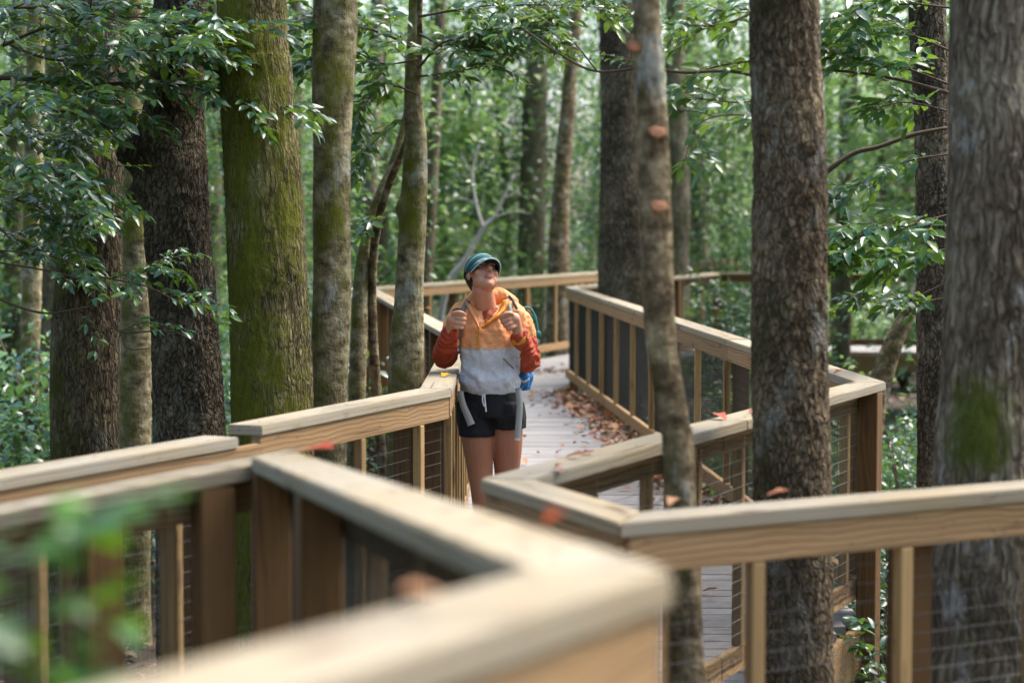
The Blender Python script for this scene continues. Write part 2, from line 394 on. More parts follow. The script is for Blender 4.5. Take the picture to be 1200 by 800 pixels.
bm_ = bmesh.new(); bmesh.ops.create_cone(bm_, cap_ends=True, segments=8, radius1=0.0042, radius2=0.0042, depth=0.001)
SCREW = bm_mesh('screw', bm_, M['screw'])
CAPW, CAPT = 0.140, 0.038
def railing(label, p0, p1, inner=1, turn0=0.0, turn1=0.0, stiles=None, spacing=0.5, posts=None, bed=0.0, ext=0.0, capx=(0.0, 0.0), deckz=None, group=None, vstep=0.0127):
    """one straight run of guard rail from p0 to p1 (tops of the cap). inner: side (+1 left) carrying boards and stiles"""
    p0, p1 = np.array(p0, float), np.array(p1, float)
    d = p1 - p0; L = math.hypot(d[0], d[1]); ang = math.atan2(d[1], d[0]); sl = d[2] / L
    root = empty('railing', (p0[0], p0[1], 0), ang)
    tag(root, label, 'railing', group)
    z = p0[2]; dz = (z - 1.07)
    h = CAPW / 2; t0, t1 = math.tan(turn0 / 2), math.tan(turn1 / 2)
    g = 0.0012
    xa, xb = capx
    # the cap is laid in lengths of up to 3.6 m
    n = max(1, math.ceil((L + 0.01) / 3.7)); cuts = np.linspace(0, L, n + 1)
    for i in range(n):
        a, b = cuts[i] + g, cuts[i + 1] - g
        ta = t0 if i == 0 else 0.0; tb = t1 if i == n - 1 else 0.0
        if i == 0: a -= xa
        if i == n - 1: b += xb
        lo, hi = (-0.083, 0.057) if inner > 0 else (-0.057, 0.083)
        poly = [(a + lo * ta, lo), (b - lo * tb, lo), (b - hi * tb, hi), (a + hi * ta, hi)]
        link('cap', prism('cap', poly, z - CAPT, z + 0.0012 * ((i * 7) % 3), M['cap'], sl), None, root)
        for q in ((0.05, 0.03), (0.05, -0.03)) if n == 1 else ((0.05, 0.03),):
            for xx in (a + 0.13, b - 0.13, (a + b) / 2):
                link('screw', SCREW, None, root, Matrix.Translation((xx + 0.3 * q[1], q[1], z + sl * xx + 0.0012 * ((i * 7) % 3) + 0.0006)))
    yb = inner * 0.030
    ztop = z - CAPT - 0.0015
    zb1 = ztop - 0.092
    e = 0.05
    def board(nm, za, zb):
        for i in range(n):
            a, b = cuts[i] + g, cuts[i + 1] - g
            sgn = inner * 0.03
            if i == 0: a += sgn * t0 + 0.002
            if i == n - 1: b += -sgn * t1 - 0.002 + (ext if nm == 'top_board' else 0)
            poly = [(a, yb - 0.019), (b, yb - 0.019), (b, yb + 0.019), (a, yb + 0.019)]
            link(nm, prism(nm, poly, za, zb, M['board'], sl, 0.003), None, root)
    board('top_board', zb1, ztop)
    zl0, zl1 = dz + 0.085, dz + 0.175
    board('bottom_board', zl0, zl1)
    if stiles is None:
        k = max(2, round(L / spacing)); stiles = [L * (i + 0.5) / k for i in range(k)]
    for x in stiles:
        upright('stile', root, x, yb + inner * 0.002, zl1 + 0.002 + sl * x, zb1 - 0.002 + sl * x, 0.04, 0.038, M['stile'])
    if posts is None:
        k = max(1, round(L / 1.9)); posts = [0.06] + [L * i / k for i in range(1, k)] + [L - 0.06]
    yp = inner * (0.008 - 0.0445)
    for x in posts:
        upright('post', root, x, yp, bed + GROUND - 0.12, ztop - 0.001 + sl * x, 0.089, 0.089, M['post'], 0.004)
    edges = sorted([0.0] + list(stiles) + [L])
    for a, b in zip(edges[:-1], edges[1:]):
        if b - a < 0.08: continue
        me = wire_panel(a + 0.005, b - 0.005, inner * 0.0098, zl0 + 0.03, zb1 + 0.05, sl, vstep)
        link('wire_mesh', me, None, root)
    return root

def rp(u, v, z=1.07):
    """point of a cap top at height z seen at (u, v)"""
    a, b = W(u, v, 100.0), CAM
    dv = a - b; t = (z - HCAM) / dv[2]
    return b + dv * t

A = rp(668, 336); B = rp(1016, 447); C = rp(588, 561); D = rp(737, 607); E = rp(1260, 563)
Mm = rp(290, 498); Nn = rp(514, 455); Oo = rp(529, 422); Qq = rp(541, 394); Pp = rp(432, 337)
Rr = rp(694, 319); R2 = rp(885, 300)
S1 = rp(838, 319.5); S2 = rp(1300, 321)
La = rp(-60, 566); Lb = rp(264, 511)
# the raised run beside the camera
Ff = W(328, 532, 460); Gg = W(722, 668, 1120); Hh = W(70, 862, 1750); Kk = W(-120, 618, 500)
def turn(a, b, c):
    t = math.atan2(c[1] - b[1], c[0] - b[0]) - math.atan2(b[1] - a[1], b[0] - a[0])
    return (t + math.pi) % (2 * math.pi) - math.pi
tB = turn(A, B, C); tC = turn(B, C, D); tD = turn(C, D, E); tA = turn(S1, A, B)
def ln(a, b): return math.hypot(b[0] - a[0], b[1] - a[1])

railing('long wire mesh railing with leaves heaped along its foot beside the boardwalk', A, B, -1, tA, tB, stiles=[ln(A, B) * (i + 0.9) / 12 for i in range(12)], posts=[0.07] + [ln(A, B) * k / 4 for k in range(1, 4)] + [ln(A, B) - 0.07])
railing('railing with post and leaf on its cap, behind the slim knobbly trunk', B, C, -1, tB, tC, spacing=0.5, posts=[0.07, 1.25, 2.45, ln(B, C) - 0.1])
railing('short mitred corner railing between the two runs beside the slim trunk', C, D, -1, tC, tD, stiles=[0.3, 0.62], posts=[ln(C, D) - 0.3])
dl = D; LDE = ln(D, E)
railing('railing with swirling grain in its top board, in front of the straight barky trunk', D, E, -1, tD, 0, stiles=[0.36, 0.84, 1.30], posts=[0.92])
tN = turn(Mm, Nn, Oo); tO = turn(Nn, Oo, Qq); tQ = turn(Oo, Qq, Pp); tP = turn(Qq, Pp, Rr)
railing('railing with a sawn cap end, below the big mossy trunk', Mm, Nn, -1, 0, tN, spacing=0.58, posts=[0.2, ln(Mm, Nn) - 0.25])
railing('short bent railing that the hiker rests an elbow on', Nn, Oo, -1, tN, tO, spacing=0.45, posts=[0.12, ln(Nn, Oo) - 0.1])
railing('railing section hidden behind the hiker', Oo, Qq, -1, tO, tQ, spacing=0.6)
railing('railing with close upright boards receding behind the hiker', Qq, Pp, -1, tQ, tP, spacing=0.62, posts=[0.1] + [ln(Qq, Pp) * k / 7 for k in range(1, 7)] + [ln(Qq, Pp) - 0.07])
tR = turn(Pp, Rr, R2)
railing('railing across the far bend of the boardwalk behind the hiker', Pp, Rr, -1, tP, tR, spacing=0.95, posts=[0.07] + [ln(Pp, Rr) * k / 3 for k in (1, 2)] + [ln(Pp, Rr) - 0.1], vstep=0.0254)
railing('farthest railing seen past the slim trunk, partly behind leaves', Rr, R2, -1, tR, 0, spacing=1.1, vstep=0.0508)
tS = turn(A, S1, S2)
railing('distant railing behind the thick grey trunk', A, S1, 1, -tA if False else 0, tS, spacing=1.0, vstep=0.0508)
railing('distant railing over the dark gap under the far walkway', S1, S2, 1, tS, 0, spacing=1.1, vstep=0.0508)
railing('weathered railing in front of the dark trunk pair, its cap ending in a stub', La, Lb, -1, 0, 0, spacing=0.55, ext=0.16, posts=[0.35, ln(La, Lb) - 0.12])
tF = turn(Kk, Ff, Gg); tG = turn(Ff, Gg, Hh)
railing('out of focus railing behind the blurred green sprig', Kk, Ff, 1, 0, tF, stiles=[ln(Kk, Ff) * 0.43, ln(Kk, Ff) * 0.70, ln(Kk, Ff) - 0.03], posts=[ln(Kk, Ff) * 0.50, ln(Kk, Ff) * 0.80])
railing('out of focus sloping railing with one orange leaf at its corner', Ff, Gg, 1, tF, tG, stiles=[0.75, 1.3, 1.9, 2.5], posts=[0.12, 1.0, ln(Ff, Gg) - 0.3])
railing('blurred close pale railing cap pointing at the hiker', Gg, Hh, 1, tG, 0, spacing=0.5, posts=[0.35])

# ================================================================== decks
def lerp_poly(pts, y):
    pts = sorted(pts, key=lambda p: p[1]); return float(np.interp(y, [p[1] for p in pts], [p[0] for p in pts]))

def plank(parent, x0, x1, y0, y1, z, skew0=0.0, skew1=0.0):
    poly = [(x0, y0), (x1, y0), (x1 + skew1, y1), (x0 + skew0, y1)]
    cx, cy = (x0 + x1) / 2, (y0 + y1) / 2
    poly = [(x - cx, y - cy) for x, y in poly]
    me = prism('plank', poly, -0.035, 0, M['deck'], 0, 0.003)
    return link('plank', me, None, parent, Matrix.Translation((cx, cy, z)))

rng = random.Random(5)
deck = empty('boardwalk', (0, 0, 0)); tag(deck, 'grey plank boardwalk winding between the railings under the hiker', 'boardwalk', kind='structure')
left = [La, Lb, Mm, Nn, Oo, Qq, Pp, Rr]; right = [C, B, A, S1]
y = 7.0; step = 0.146
while y < 27.0:
    xl = lerp_poly(left, y + step / 2); xr = lerp_poly(right, y + step / 2)
    if xr - xl > 0.3:
        plank(deck, xl + 0.02 + rng.uniform(0, 0.012), xr - 0.02 - rng.uniform(0, 0.012), y, y + step - 0.005, rng.uniform(-0.002, 0.002))
    y += step
# joists and fascia under the boards
def beam(name, parent, a, b, wd, z0, z1, mat):
    a = np.array(a[:2], float); b = np.array(b[:2], float); L = np.linalg.norm(b - a)
    me = prism(name, [(0, -wd / 2), (L, -wd / 2), (L, wd / 2), (0, wd / 2)], z0, z1, mat)
    return link(name, me, None, parent, Matrix.Translation((a[0], a[1], 0)) @ Matrix.Rotation(math.atan2(b[1] - a[1], b[0] - a[0]), 4, 'Z'))
for a, b in ((A, B), (B, C), (Mm, Nn), (Nn, Oo), (Oo, Qq), (Qq, Pp), (La, Lb)):
    beam('fascia_board', deck, a, b, 0.04, -0.26, -0.037, M['board'])
far = empty('boardwalk', (0, 0, 0)); tag(far, 'distant walkway crossing behind the trees with dark gap beneath', 'boardwalk', kind='structure')
y0 = S1[1] + 0.1
x = S1[0] - 1.2
while x < S2[0]:
    yy = float(np.interp(x, [S1[0], S2[0]], [S1[1], S2[1]]))
    me = prism('plank', [(-0.07, 0), (0.07, 0), (0.07, 1.9), (-0.07, 1.9)], -0.035, 0, M['deck'], 0, 0.003) if x == S1[0] - 1.2 else me
    link('plank', me, None, far, Matrix.Translation((x, yy + 0.05, -0.003)))
    x += 0.146
beam('fascia_board', far, (S1[0], S1[1] - 0.03), (S2[0], S2[1] - 0.03), 0.04, -0.27, -0.038, M['board'])
near = empty('boardwalk', (0, 0, 0)); tag(near, 'nearest plank walkway below the out of focus railings', 'boardwalk', kind='structure')
y = 0.6
while y < 6.9:
    z = float(np.interp(y, [2.0, 5.2, 6.9], [0.33, 0.06, -0.001]))
    xl = lerp_poly([Gg, Ff], y) if y < Ff[1] else -2.6
    if y > Ff[1]: xr = float(np.interp(y, [C[1], 7.0], [C[0], 0.45]))
    else: xr = 3.0 if y < D[1] - 0.1 else 0.2
    if y > Lb[1] - 1.2 and y > Ff[1]: xl = max(-2.6, lerp_poly([La, Lb, Mm], y))
    plank(near, xl + 0.06, xr - 0.04, y, y + step - 0.007, z - 0.04)
    y += step

# ================================================================== trunks
def trunk_mesh(name, cen, rad, mat, nseg=48, nring=120, amp=0.02, ridge=0.0, seed=0.0, knobs=(), flare=0.25, rz=9.0):
    """cen (k,3) centre line points from the ground up, rad (k,) radii. Ridged bark is part of the surface."""
    P = spline(cen, nring); r = spline(np.stack([rad, rad, rad], 1), nring)[:, 0]
    z = P[:, 2] - P[0, 2]
    r = r * (1 + flare * np.exp(-z / 0.28))
    th = np.linspace(0, 2 * np.pi, nseg, endpoint=False)
    ct, st = np.cos(th), np.sin(th)
    dirs = np.stack([ct, st, np.zeros(nseg)], 1)
    V = P[:, None, :] + r[:, None, None] * dirs[None]
    V = V.reshape(-1, 3); Dv = np.tile(dirs, (nring, 1)); rr = np.repeat(r, nseg)
    off = amp * rr * 4 * vnoise(V * np.array([3, 3, 1.3]) + seed) + amp * rr * 1.5 * vnoise(V * np.array([9, 9, 3]) + seed)
    if ridge:
        q = V * np.array([40, 40, rz]) + seed
        q[:, :2] += 0.8 * np.stack([vnoise(V * 7 + 1), vnoise(V * 7 + 5)], 1)
        off += ridge * (1 - 2.2 * np.abs(vnoise(q))) + ridge * 0.6 * vnoise(q * 2.3)
    for (kp, kr, kh) in knobs:
        dd = np.linalg.norm(V - np.array(kp), axis=1); off += kh * np.exp(-(dd / kr) ** 2)
    V = V + Dv * off[:, None]
    i = np.arange(nring - 1)[:, None] * nseg; j = np.arange(nseg)[None, :]; j2 = (j + 1) % nseg
    Q = np.stack([i + j, i + j2, i + nseg + j2, i + nseg + j], -1).reshape(-1, 4)
    return V, Q

def leaf_mesh(name, mat, L=0.075, wd=0.028, fold=0.25, curl=0.2, stations=6, lobed=False):
    t = np.linspace(0, 1, stations)
    prof = np.sin(np.pi * np.clip(t, 0, 1) ** 0.8) ** 0.85
    prof[0] = 0.05; prof[-1] = 0.02
    if lobed: prof = prof * (1 + 0.45 * np.cos(t * 9 + 0.4))
    x = t * L; hw = prof * wd / 2
    zc = -curl * L * (t ** 1.6) + 0.05 * L * np.sin(t * 5)
    V = []
    for i in range(stations):
        V += [(x[i], hw[i] * math.cos(fold), zc[i] + hw[i] * math.sin(fold)), (x[i], 0, zc[i]), (x[i], -hw[i] * math.cos(fold), zc[i] + hw[i] * math.sin(fold))]
    Q = []
    for i in range(stations - 1):
        a = 3 * i
        Q += [(a + 1, a + 4, a + 3, a), (a + 2, a + 5, a + 4, a + 1)]
    return mesh_np(name, np.array(V), np.array(Q), mat, True)

LEAVES = [leaf_mesh('leaf', M['leaf'], 0.078, 0.030, 0.22, 0.15), leaf_mesh('leaf', M['leaf'], 0.068, 0.032, 0.35, 0.30),
          leaf_mesh('leaf', M['leaf'], 0.088, 0.033, 0.15, 0.05), leaf_mesh('leaf', M['leaf'], 0.06, 0.026, 0.3, 0.4)]

def frame(d, n):
    d = d / (np.linalg.norm(d, axis=-1, keepdims=True) + 1e-9)
    y = np.cross(n, d); y /= np.linalg.norm(y, axis=-1, keepdims=True) + 1e-9
    return d, y, np.cross(d, y)

def leaves_np(pos, d, nrm, size, aspect=0.42, fold=0.25, curl=0.2):
    """many simple 4-triangle leaves as arrays"""
    X, Y, Z = frame(d, nrm); s = size[:, None]
    mid = pos + X * s * 0.5 - Z * s * 0.02
    tip = pos + X * s - Z * s * curl
    l = mid + Y * s * aspect / 2 + Z * s * fold * 0.2
    r = mid - Y * s * aspect / 2 + Z * s * fold * 0.2
    n = len(pos)
    V = np.stack([pos, l, tip, r, mid], 1).reshape(-1, 3)
    b = (np.arange(n) * 5)[:, None]
    T = np.concatenate([b + np.array([[0, 4, 1]]), b + np.array([[4, 2, 1]]), b + np.array([[0, 3, 4]]), b + np.array([[3, 2, 4]])], 1).reshape(-1, 3)
    return V, T

def leaves_hi(pos, d, nrm, size, aspect=0.42):
    X, Y, Z = frame(d, nrm); s = size[:, None]; n = len(pos)
    def pt(t, w, z): return pos + X * s * t + Y * s * w * aspect + Z * s * z
    V = np.stack([pos, pt(.22, .36, .04), pt(.5, .5, .05), pt(.78, .33, -.03), pt(1, 0, -.16), pt(.78, -.33, -.03), pt(.5, -.5, .05), pt(.22, -.36, .04), pt(.35, 0, -.01), pt(.7, 0, -.06)], 1).reshape(-1, 3)
    b = (np.arange(n) * 10)[:, None]
    T = np.concatenate([b + np.array([t]) for t in ((0, 8, 1), (1, 8, 2), (8, 9, 2), (2, 9, 3), (3, 9, 4), (0, 7, 8), (7, 6, 8), (6, 9, 8), (6, 5, 9), (5, 4, 9))], 1).reshape(-1, 3)
    return V, T

class Plant:
    """collects branches and leaves of one plant"""
    def __init__(self, seed): self.r = np.random.default_rng(seed); self.tubes = []; self.lv = []; self.g = 0; self.inside = False
    def branch(self, pts, r0, r1, n=6):
        P = spline(pts, max(6, 5 * len(pts))); self.g += 0 if self.inside else 1; self.tubes.append((self.g, tube_np(P, np.linspace(r0, r1, len(P)), n, 1.0, 0.15))); return P
    def leafy(self, P, leaf=1.0, gap=0.03, up=0.35, spread=0.9, start=0.15):
        r = self.r; T = np.gradient(P, axis=0); L = np.linalg.norm(np.diff(P, axis=0), axis=1).sum()
        k = max(3, int(L / gap)); side = 1
        for t in np.linspace(start, 1, k):
            i = t * (len(P) - 1); a = int(min(i, len(P) - 2)); p = P[a] + (P[a + 1] - P[a]) * (i - a)
            tn = T[a] / (np.linalg.norm(T[a]) + 1e-9); sd = np.cross(tn, (0, 0, 1)); sd /= np.linalg.norm(sd) + 1e-9
            d = tn * 0.7 + sd * side * spread + np.array([0, 0, r.normal(0, 0.25) - 0.05]) + r.normal(0, 0.15, 3)
            nn = np.array([r.normal(0, 0.45), r.normal(-0.35, 0.45), 1.0])
            self.lv.append((p, d, nn, leaf * r.uniform(0.5, 1.35))); side = -side
        tn = T[-1]; self.lv.append((P[-1], tn, np.array([r.normal(0, .3), r.normal(0, .3), 1]), leaf))
    def spray(self, pts, r0=0.008, twigs=8, tl=0.3, leaf=1.0, gap=0.03, droop=0.15, sub=True):
        r = self.r; P = self.branch(pts, r0, 0.002); self.inside = True; T = np.gradient(P, axis=0); side = r.choice([-1, 1])
        for t in np.linspace(0.15, 0.97, twigs):
            a = int(t * (len(P) - 1)); tn = T[a] / np.linalg.norm(T[a]); sd = np.cross(tn, (0, 0, 1)); sd /= np.linalg.norm(sd) + 1e-9
            d = tn * r.uniform(0.3, 0.9) + sd * side * r.uniform(0.5, 1.0) + np.array([0, 0, r.normal(0.02, 0.22)]); d /= np.linalg.norm(d)
            l = tl * r.uniform(0.5, 1.2); e = P[a] + d * l + np.array([0, 0, -droop * l]); m_ = P[a] + d * l * 0.5 + np.array([0, 0, 0.03 * l])
            Q = self.branch([P[a], m_, e], max(0.0015, r0 * 0.4), 0.001, 4)
            self.leafy(Q, leaf, gap); side = -side
            if sub and l > 0.16:
                for q in (0.35, 0.65):
                    b = int(q * (len(Q) - 1)); d2 = d + sd * -side * r.uniform(0.4, 0.9) * r.choice([-1, 1]) + r.normal(0, 0.2, 3); d2 /= np.linalg.norm(d2)
                    l2 = l * 0.5; Q2 = self.branch([Q[b], Q[b] + d2 * l2 * 0.5, Q[b] + d2 * l2 + np.array([0, 0, -droop * l2])], 0.0012, 0.0008, 4)
                    self.leafy(Q2, leaf * 0.95, gap)
        self.leafy(P[len(P) * 2 // 3:], leaf, gap); self.inside = False
    def build(self, root, mat='leaf', maxleaf=300, twig='twig', leaves=None, stuffmat='foliage'):
        leaves = leaves or LEAVES
        base = np.array(root.location)
        for gi in range(1, self.g + 1):
            V, f = join_np([t for q, t in self.tubes if q == gi]); link('branch', mesh_np('branch', V - base, f, M[twig], True), None, root)
        r = self.r; lv = self.lv; r.shuffle(idx := np.arange(len(lv)))
        rest = []
        for q, k in enumerate(idx):
            p, d, nn, s = lv[k]
            if q < maxleaf:
                X, Y, Z = frame(np.array(d, float), np.array(nn, float))
                m4 = Matrix(((X[0] * s, Y[0] * s, Z[0] * s, p[0] - base[0]), (X[1] * s, Y[1] * s, Z[1] * s, p[1] - base[1]), (X[2] * s, Y[2] * s, Z[2] * s, p[2] - base[2]), (0, 0, 0, 1)))
                link('leaf', leaves[int(r.integers(len(leaves)))], None, root, m4)
            else: rest.append((p, d, nn, s))
        if rest:
            V, T = leaves_hi(np.array([x[0] for x in rest]) - base, np.array([x[1] for x in rest], float), np.array([x[2] for x in rest], float), np.array([x[3] * 0.078 for x in rest]))
            o = link('foliage', mesh_np('foliage', V, T, M[stuffmat], True), None, root); o['kind'] = 'stuff'

def crown_mesh(name, n, rx, rz, seed, mat, size=0.09, clumps=26, gap=0.6):
    r = np.random.default_rng(seed)
    c = r.normal(0, 1, (clumps, 3)); c /= np.linalg.norm(c, axis=1)[:, None]; c *= r.uniform(0.25, 1.0, (clumps, 1)) ** 0.6
    k = r.integers(0, clumps, n)
    e = r.normal(0, 1, (n, 3)); sc = r.uniform(0.12, 0.34, clumps)[k][:, None]
    p = (c[k] + e * sc * np.array([1, 1, 0.55])) * np.array([rx, rx, rz])
    d = e + r.normal(0, 0.6, (n, 3)); d[:, 2] *= 0.5
    nn = np.stack([r.normal(0, 0.5, n), r.normal(0, 0.5, n), np.ones(n)], 1)
    V, T = leaves_np(p, d, nn, r.uniform(0.6, 1.4, n) * size, 0.5)
    return mesh_np(name, V, T, mat, True)
CROWN_TOP = [crown_mesh('crown', 1500, 2.1, 1.2, 30 + i, M['foliage'], 0.12, 30) for i in range(2)]

BK = {
 'dark': bark('dark_ridged_bark', (0.068, 0.052, 0.033), (0.258, 0.209, 0.140), mossbias=-1.2, lichen=0.25, cell=42, stretch=0.55, bumpd=0.02, fz_=0.26),
 'moss': bark('mossy_ridged_bark', (0.112, 0.089, 0.040), (0.356, 0.290, 0.150), moss=(0.15, 0.16, 0.010), mossbias=-0.05, mossdir=(-0.5, -0.6, 0), cell=44, stretch=0.3, bumpd=0.02),
 'mossd': bark('dark_bark_moss_left', (0.084, 0.062, 0.036), (0.274, 0.217, 0.128), moss=(0.085, 0.09, 0.012), mossbias=-0.5, mossdir=(-1.2, -0.2, 0), lichen=0.2, cell=42, stretch=0.36, bumpd=0.018),
 'grey': bark('grey_smooth_bark', (0.185, 0.151, 0.083), (0.449, 0.391, 0.239), moss=(0.14, 0.15, 0.010), mossbias=-0.3, mossdir=(-0.3, -0.5, 0), lichen=0.6, smoothbark=True, bumpd=0.016),
 'slim': bark('knobbly_slim_bark', (0.132, 0.094, 0.050), (0.396, 0.316, 0.183), moss=(0.07, 0.075, 0.01), mossbias=-0.55, lichen=0.6, smoothbark=True, bumpd=0.02),
 'brown': bark('flaky_brown_bark', (0.094, 0.065, 0.037), (0.304, 0.232, 0.140), moss=(0.045, 0.046, 0.010), mossbias=-0.65, mossdir=(-1.3, -0.1, 0), lichen=0.4, cell=50, stretch=0.45, bumpd=0.014, fz_=0.3),
 'near': bark('blurred_brown_bark', (0.132, 0.100, 0.066), (0.343, 0.290, 0.200), moss=(0.10, 0.12, 0.008), mossbias=-0.62, mossdir=(-0.5, -0.5, 0), lichen=0.9, cell=34, stretch=0.2, mossz=-0.18, patch=(W(1138, 495, 384), 0.22)),
 'far': bark('hazed_bark', (0.145, 0.118, 0.076), (0.317, 0.269, 0.177), mossbias=-0.5, lichen=0.3, cell=30, stretch=0.3),  # paler bark for far trunks, distance haze put into the colour
}

def tree(label, pts, s, bk, nseg=96, nring=260, amp=0.02, ridge=0.004, seed=0, knobs=(), flare=0.25, top=8.5, crown=True, name='tree', group=None, nlimb=4, rz=9.0):
    """pts: (u, v, width px) from the base upwards, seen at scale s. The trunk goes on to the ground and up into a crown."""
    c = [W(u, v, s if np.isscalar(s) else s[i]) for i, (u, v, w_) in enumerate(pts)]
    ss = [s] * len(pts) if np.isscalar(s) else s
    r = [w_ / 2 / q for (_, _, w_), q in zip(pts, ss)]
    c, r = list(c), list(r)
    d0 = (c[1] - c[0]) / max(0.2, (c[1] - c[0])[2])
    zg = GROUND - 0.1
    if c[0][2] > zg: c.insert(0, c[0] + d0 * 0.5 * (zg - c[0][2]) + np.array([0, 0, 0.5 * (zg - c[0][2])])); c[0][2] = zg; r.insert(0, r[0] * 1.06)
    dt = (c[-1] - c[-2]) / max(0.2, (c[-1] - c[-2])[2])
    z0 = c[-1][2]
    for q in (0.5, 1.0):
        z = z0 + (top - z0) * q; p = c[-1] + dt * 0.4 * (z - c[-1][2]); p[2] = z; c.append(p); r.append(r[-1] * (0.8 if q < 1 else 0.6))
    root = empty(name, (c[0][0], c[0][1], zg)); tag(root, label, 'tree', group)
    base = np.array([c[0][0], c[0][1], zg])
    V, Q = trunk_mesh('trunk', np.array(c), np.array(r), None, nseg, nring, amp, ridge, seed, knobs, flare, rz)
    # rings concentrate where the picture looks
    link('trunk', mesh_np('trunk', V - base, Q, BK[bk], True), None, root)
    if crown:
        rr = np.random.default_rng(int(seed * 10) + 3); tubes = []
        tp = c[-1]
        for k in range(nlimb):
            a = rr.uniform(0, 6.28); z = rr.uniform(0.72, 0.97); b0 = c[-2] + (c[-1] - c[-2]) * (z - 0.5) * 2
            e = b0 + np.array([math.cos(a) * 1.5, math.sin(a) * 1.5, 0.9])
            tubes.append(tube_np(spline([b0, (b0 + e) / 2 + [0, 0, 0.15], e], 8), np.linspace(r[-1] * 0.6, 0.015, 8), 6))
        V, f = join_np(tubes); link('limb', mesh_np('limb', V - base, f, BK[bk], True), None, root)
        o = link('crown', CROWN_TOP[int(seed) % 2], None, root, Matrix.Translation(Vector(tp - base) + Vector((0, 0, 0.4))) @ Matrix.Rotation(rr.uniform(0, 6.28), 4, 'Z')); o['kind'] = 'stuff'
    return root
# ------------------------------------------------------------------ the trunks one can tell apart
kn = W(163, 180, 228); kn2 = W(172, 228, 228); kn3 = W(205, 190, 232)
tree('dark trunk with black burl knobs behind the weathered railing stub', [(222, 505, 86), (216, 380, 80), (208, 260, 76), (203, 170, 74), (208, 60, 62), (212, -20, 60)], 228, 'dark', 128, 460, 0.02, 0.006, 1.5, rz=16,
     knobs=((kn, 0.10, 0.12), (kn2, 0.065, 0.085), (W(166, 205, 232), 0.04, -0.03), (kn3, 0.08, 0.04)))
tree('big leaning trunk furred with green moss beside the dark burled trunk', [(319, 490, 97), (314, 340, 94), (308, 200, 90), (300, 80, 84), (294, -20, 80)], 236, 'moss', 128, 420, 0.015, 0.005, 2.5)
tree('brown trunk with moss up its outer side behind the low holly twigs', [(100, 530, 80), (101, 420, 78), (104, 300, 74), (108, 150, 70), (112, -20, 66)], 212, 'mossd', 128, 400, 0.015, 0.005, 3.5)
tree('pale smooth trunk squeezed between the two dark trunks', [(157, 520, 40), (160, 400, 38), (160, 300, 36), (156, 200, 33), (150, -20, 30)], 185, 'grey', 48, 160, 0.03, 0.0, 4.5)
tree('grey trunk streaked with moss beside the big mossy trunk', [(384, 475, 44), (388, 340, 46), (389, 200, 48), (391, 90, 50), (394, -20, 50)], 222, 'grey', 64, 220, 0.025, 0.001, 5.5, flare=0.1)
tree('slender mossy trunk with a snapped stub beside the bent railing', [(476, 455, 44), (480, 350, 36), (484, 260, 33), (487, 170, 28), (484, 90, 20), (488, -30, 16)], 207, 'grey', 64, 220, 0.03, 0.001, 6.5, knobs=((W(472, 245, 207), 0.05, 0.03),), flare=0.15, top=6.5)
tree('thin crooked trunk leaning between the grey and slender trunks', [(418, 470, 20), (420, 400, 18), (424, 320, 16), (437, 250, 13), (466, 176, 11), (482, 100, 9), (486, 20, 8)], 196, 'grey', 32, 160, 0.06, 0.001, 7.5, flare=0.2, top=5.5, nlimb=3)
tree('thick grey brown trunk beyond the long mesh railing', [(728, 345, 54), (727, 250, 50), (727, 120, 46), (724, -20, 44)], 112, 'dark', 96, 240, 0.02, 0.008, 8.5)
tree('slim knobbly trunk with orange shelf fungus rising through the railing corner', [(797, 590, 44), (790, 500, 44), (776, 400, 42), (771, 300, 40), (766, 180, 37), (762, 90, 36), (758, -20, 34)], 400, 'slim', 72, 360, 0.085, 0.002, 9.5,
     knobs=((W(797, 455, 412), 0.045, 0.04), (W(788, 232, 408), 0.04, 0.032), (W(774, 66, 405), 0.06, 0.018), (W(784, 158, 408), 0.035, 0.036)), flare=0.12, top=7.5)
tree('straight trunk of flaky brown bark behind the swirl grained railing', [(929, 600, 88), (926, 450, 86), (925, 330, 85), (925, 200, 83), (922, 90, 82), (919, -20, 80)], 335, 'brown', 144, 520, 0.012, 0.005, 10.5, flare=0.12, rz=17)
tree('broad out of focus trunk with a moss patch at the frame edge', [(1158, 600, 128), (1162, 450, 118), (1166, 300, 112), (1170, 120, 112), (1172, -30, 112)], 372, 'near', 96, 260, 0.02, 0.004, 11.5, flare=0.3)
tree('dark vine covered trunk behind the holly sprays', [(1098, 520, 46), (1096, 330, 42), (1094, 200, 40), (1088, 60, 42), (1085, -20, 40)], 210, 'dark', 64, 200, 0.03, 0.006, 12.5)
tree('mid distance leaning mossy sapling beyond the far bend railing', [(654, 330, 24), (657, 240, 20), (664, 140, 18), (672, 40, 16), (676, -20, 15)], 80, 'slim', 32, 100, 0.03, 0.001, 13.5, top=10)
tree('dim straight trunk among the far leaves above the hiker', [(622, 300, 32), (626, 160, 30), (629, 60, 26), (633, -20, 24)], 66, 'far', 32, 90, 0.02, 0.004, 14.5, top=13)
tree('grey trunk half hidden by the slim knobbly trunk', [(796, 330, 26), (795, 200, 25), (792, 60, 22), (790, -20, 22)], 74, 'far', 32, 90, 0.02, 0.003, 15.5, top=12)
tree('pale spotted sapling at the outer edge beside the undergrowth', [(32, 540, 26), (34, 420, 25), (38, 300, 24), (40, 150, 22), (42, -20, 20)], 150, 'grey', 40, 120, 0.04, 0.001, 16.5, top=9)
tree('weathered leaning trunk bent low in front of the far walkway', [(1010, 590, 38), (1018, 500, 34), (1040, 420, 27), (1072, 350, 22), (1105, 300, 20), (1140, 250, 17)], 165, 'slim', 40, 140, 0.05, 0.001, 17.5, top=4.5, nlimb=3)
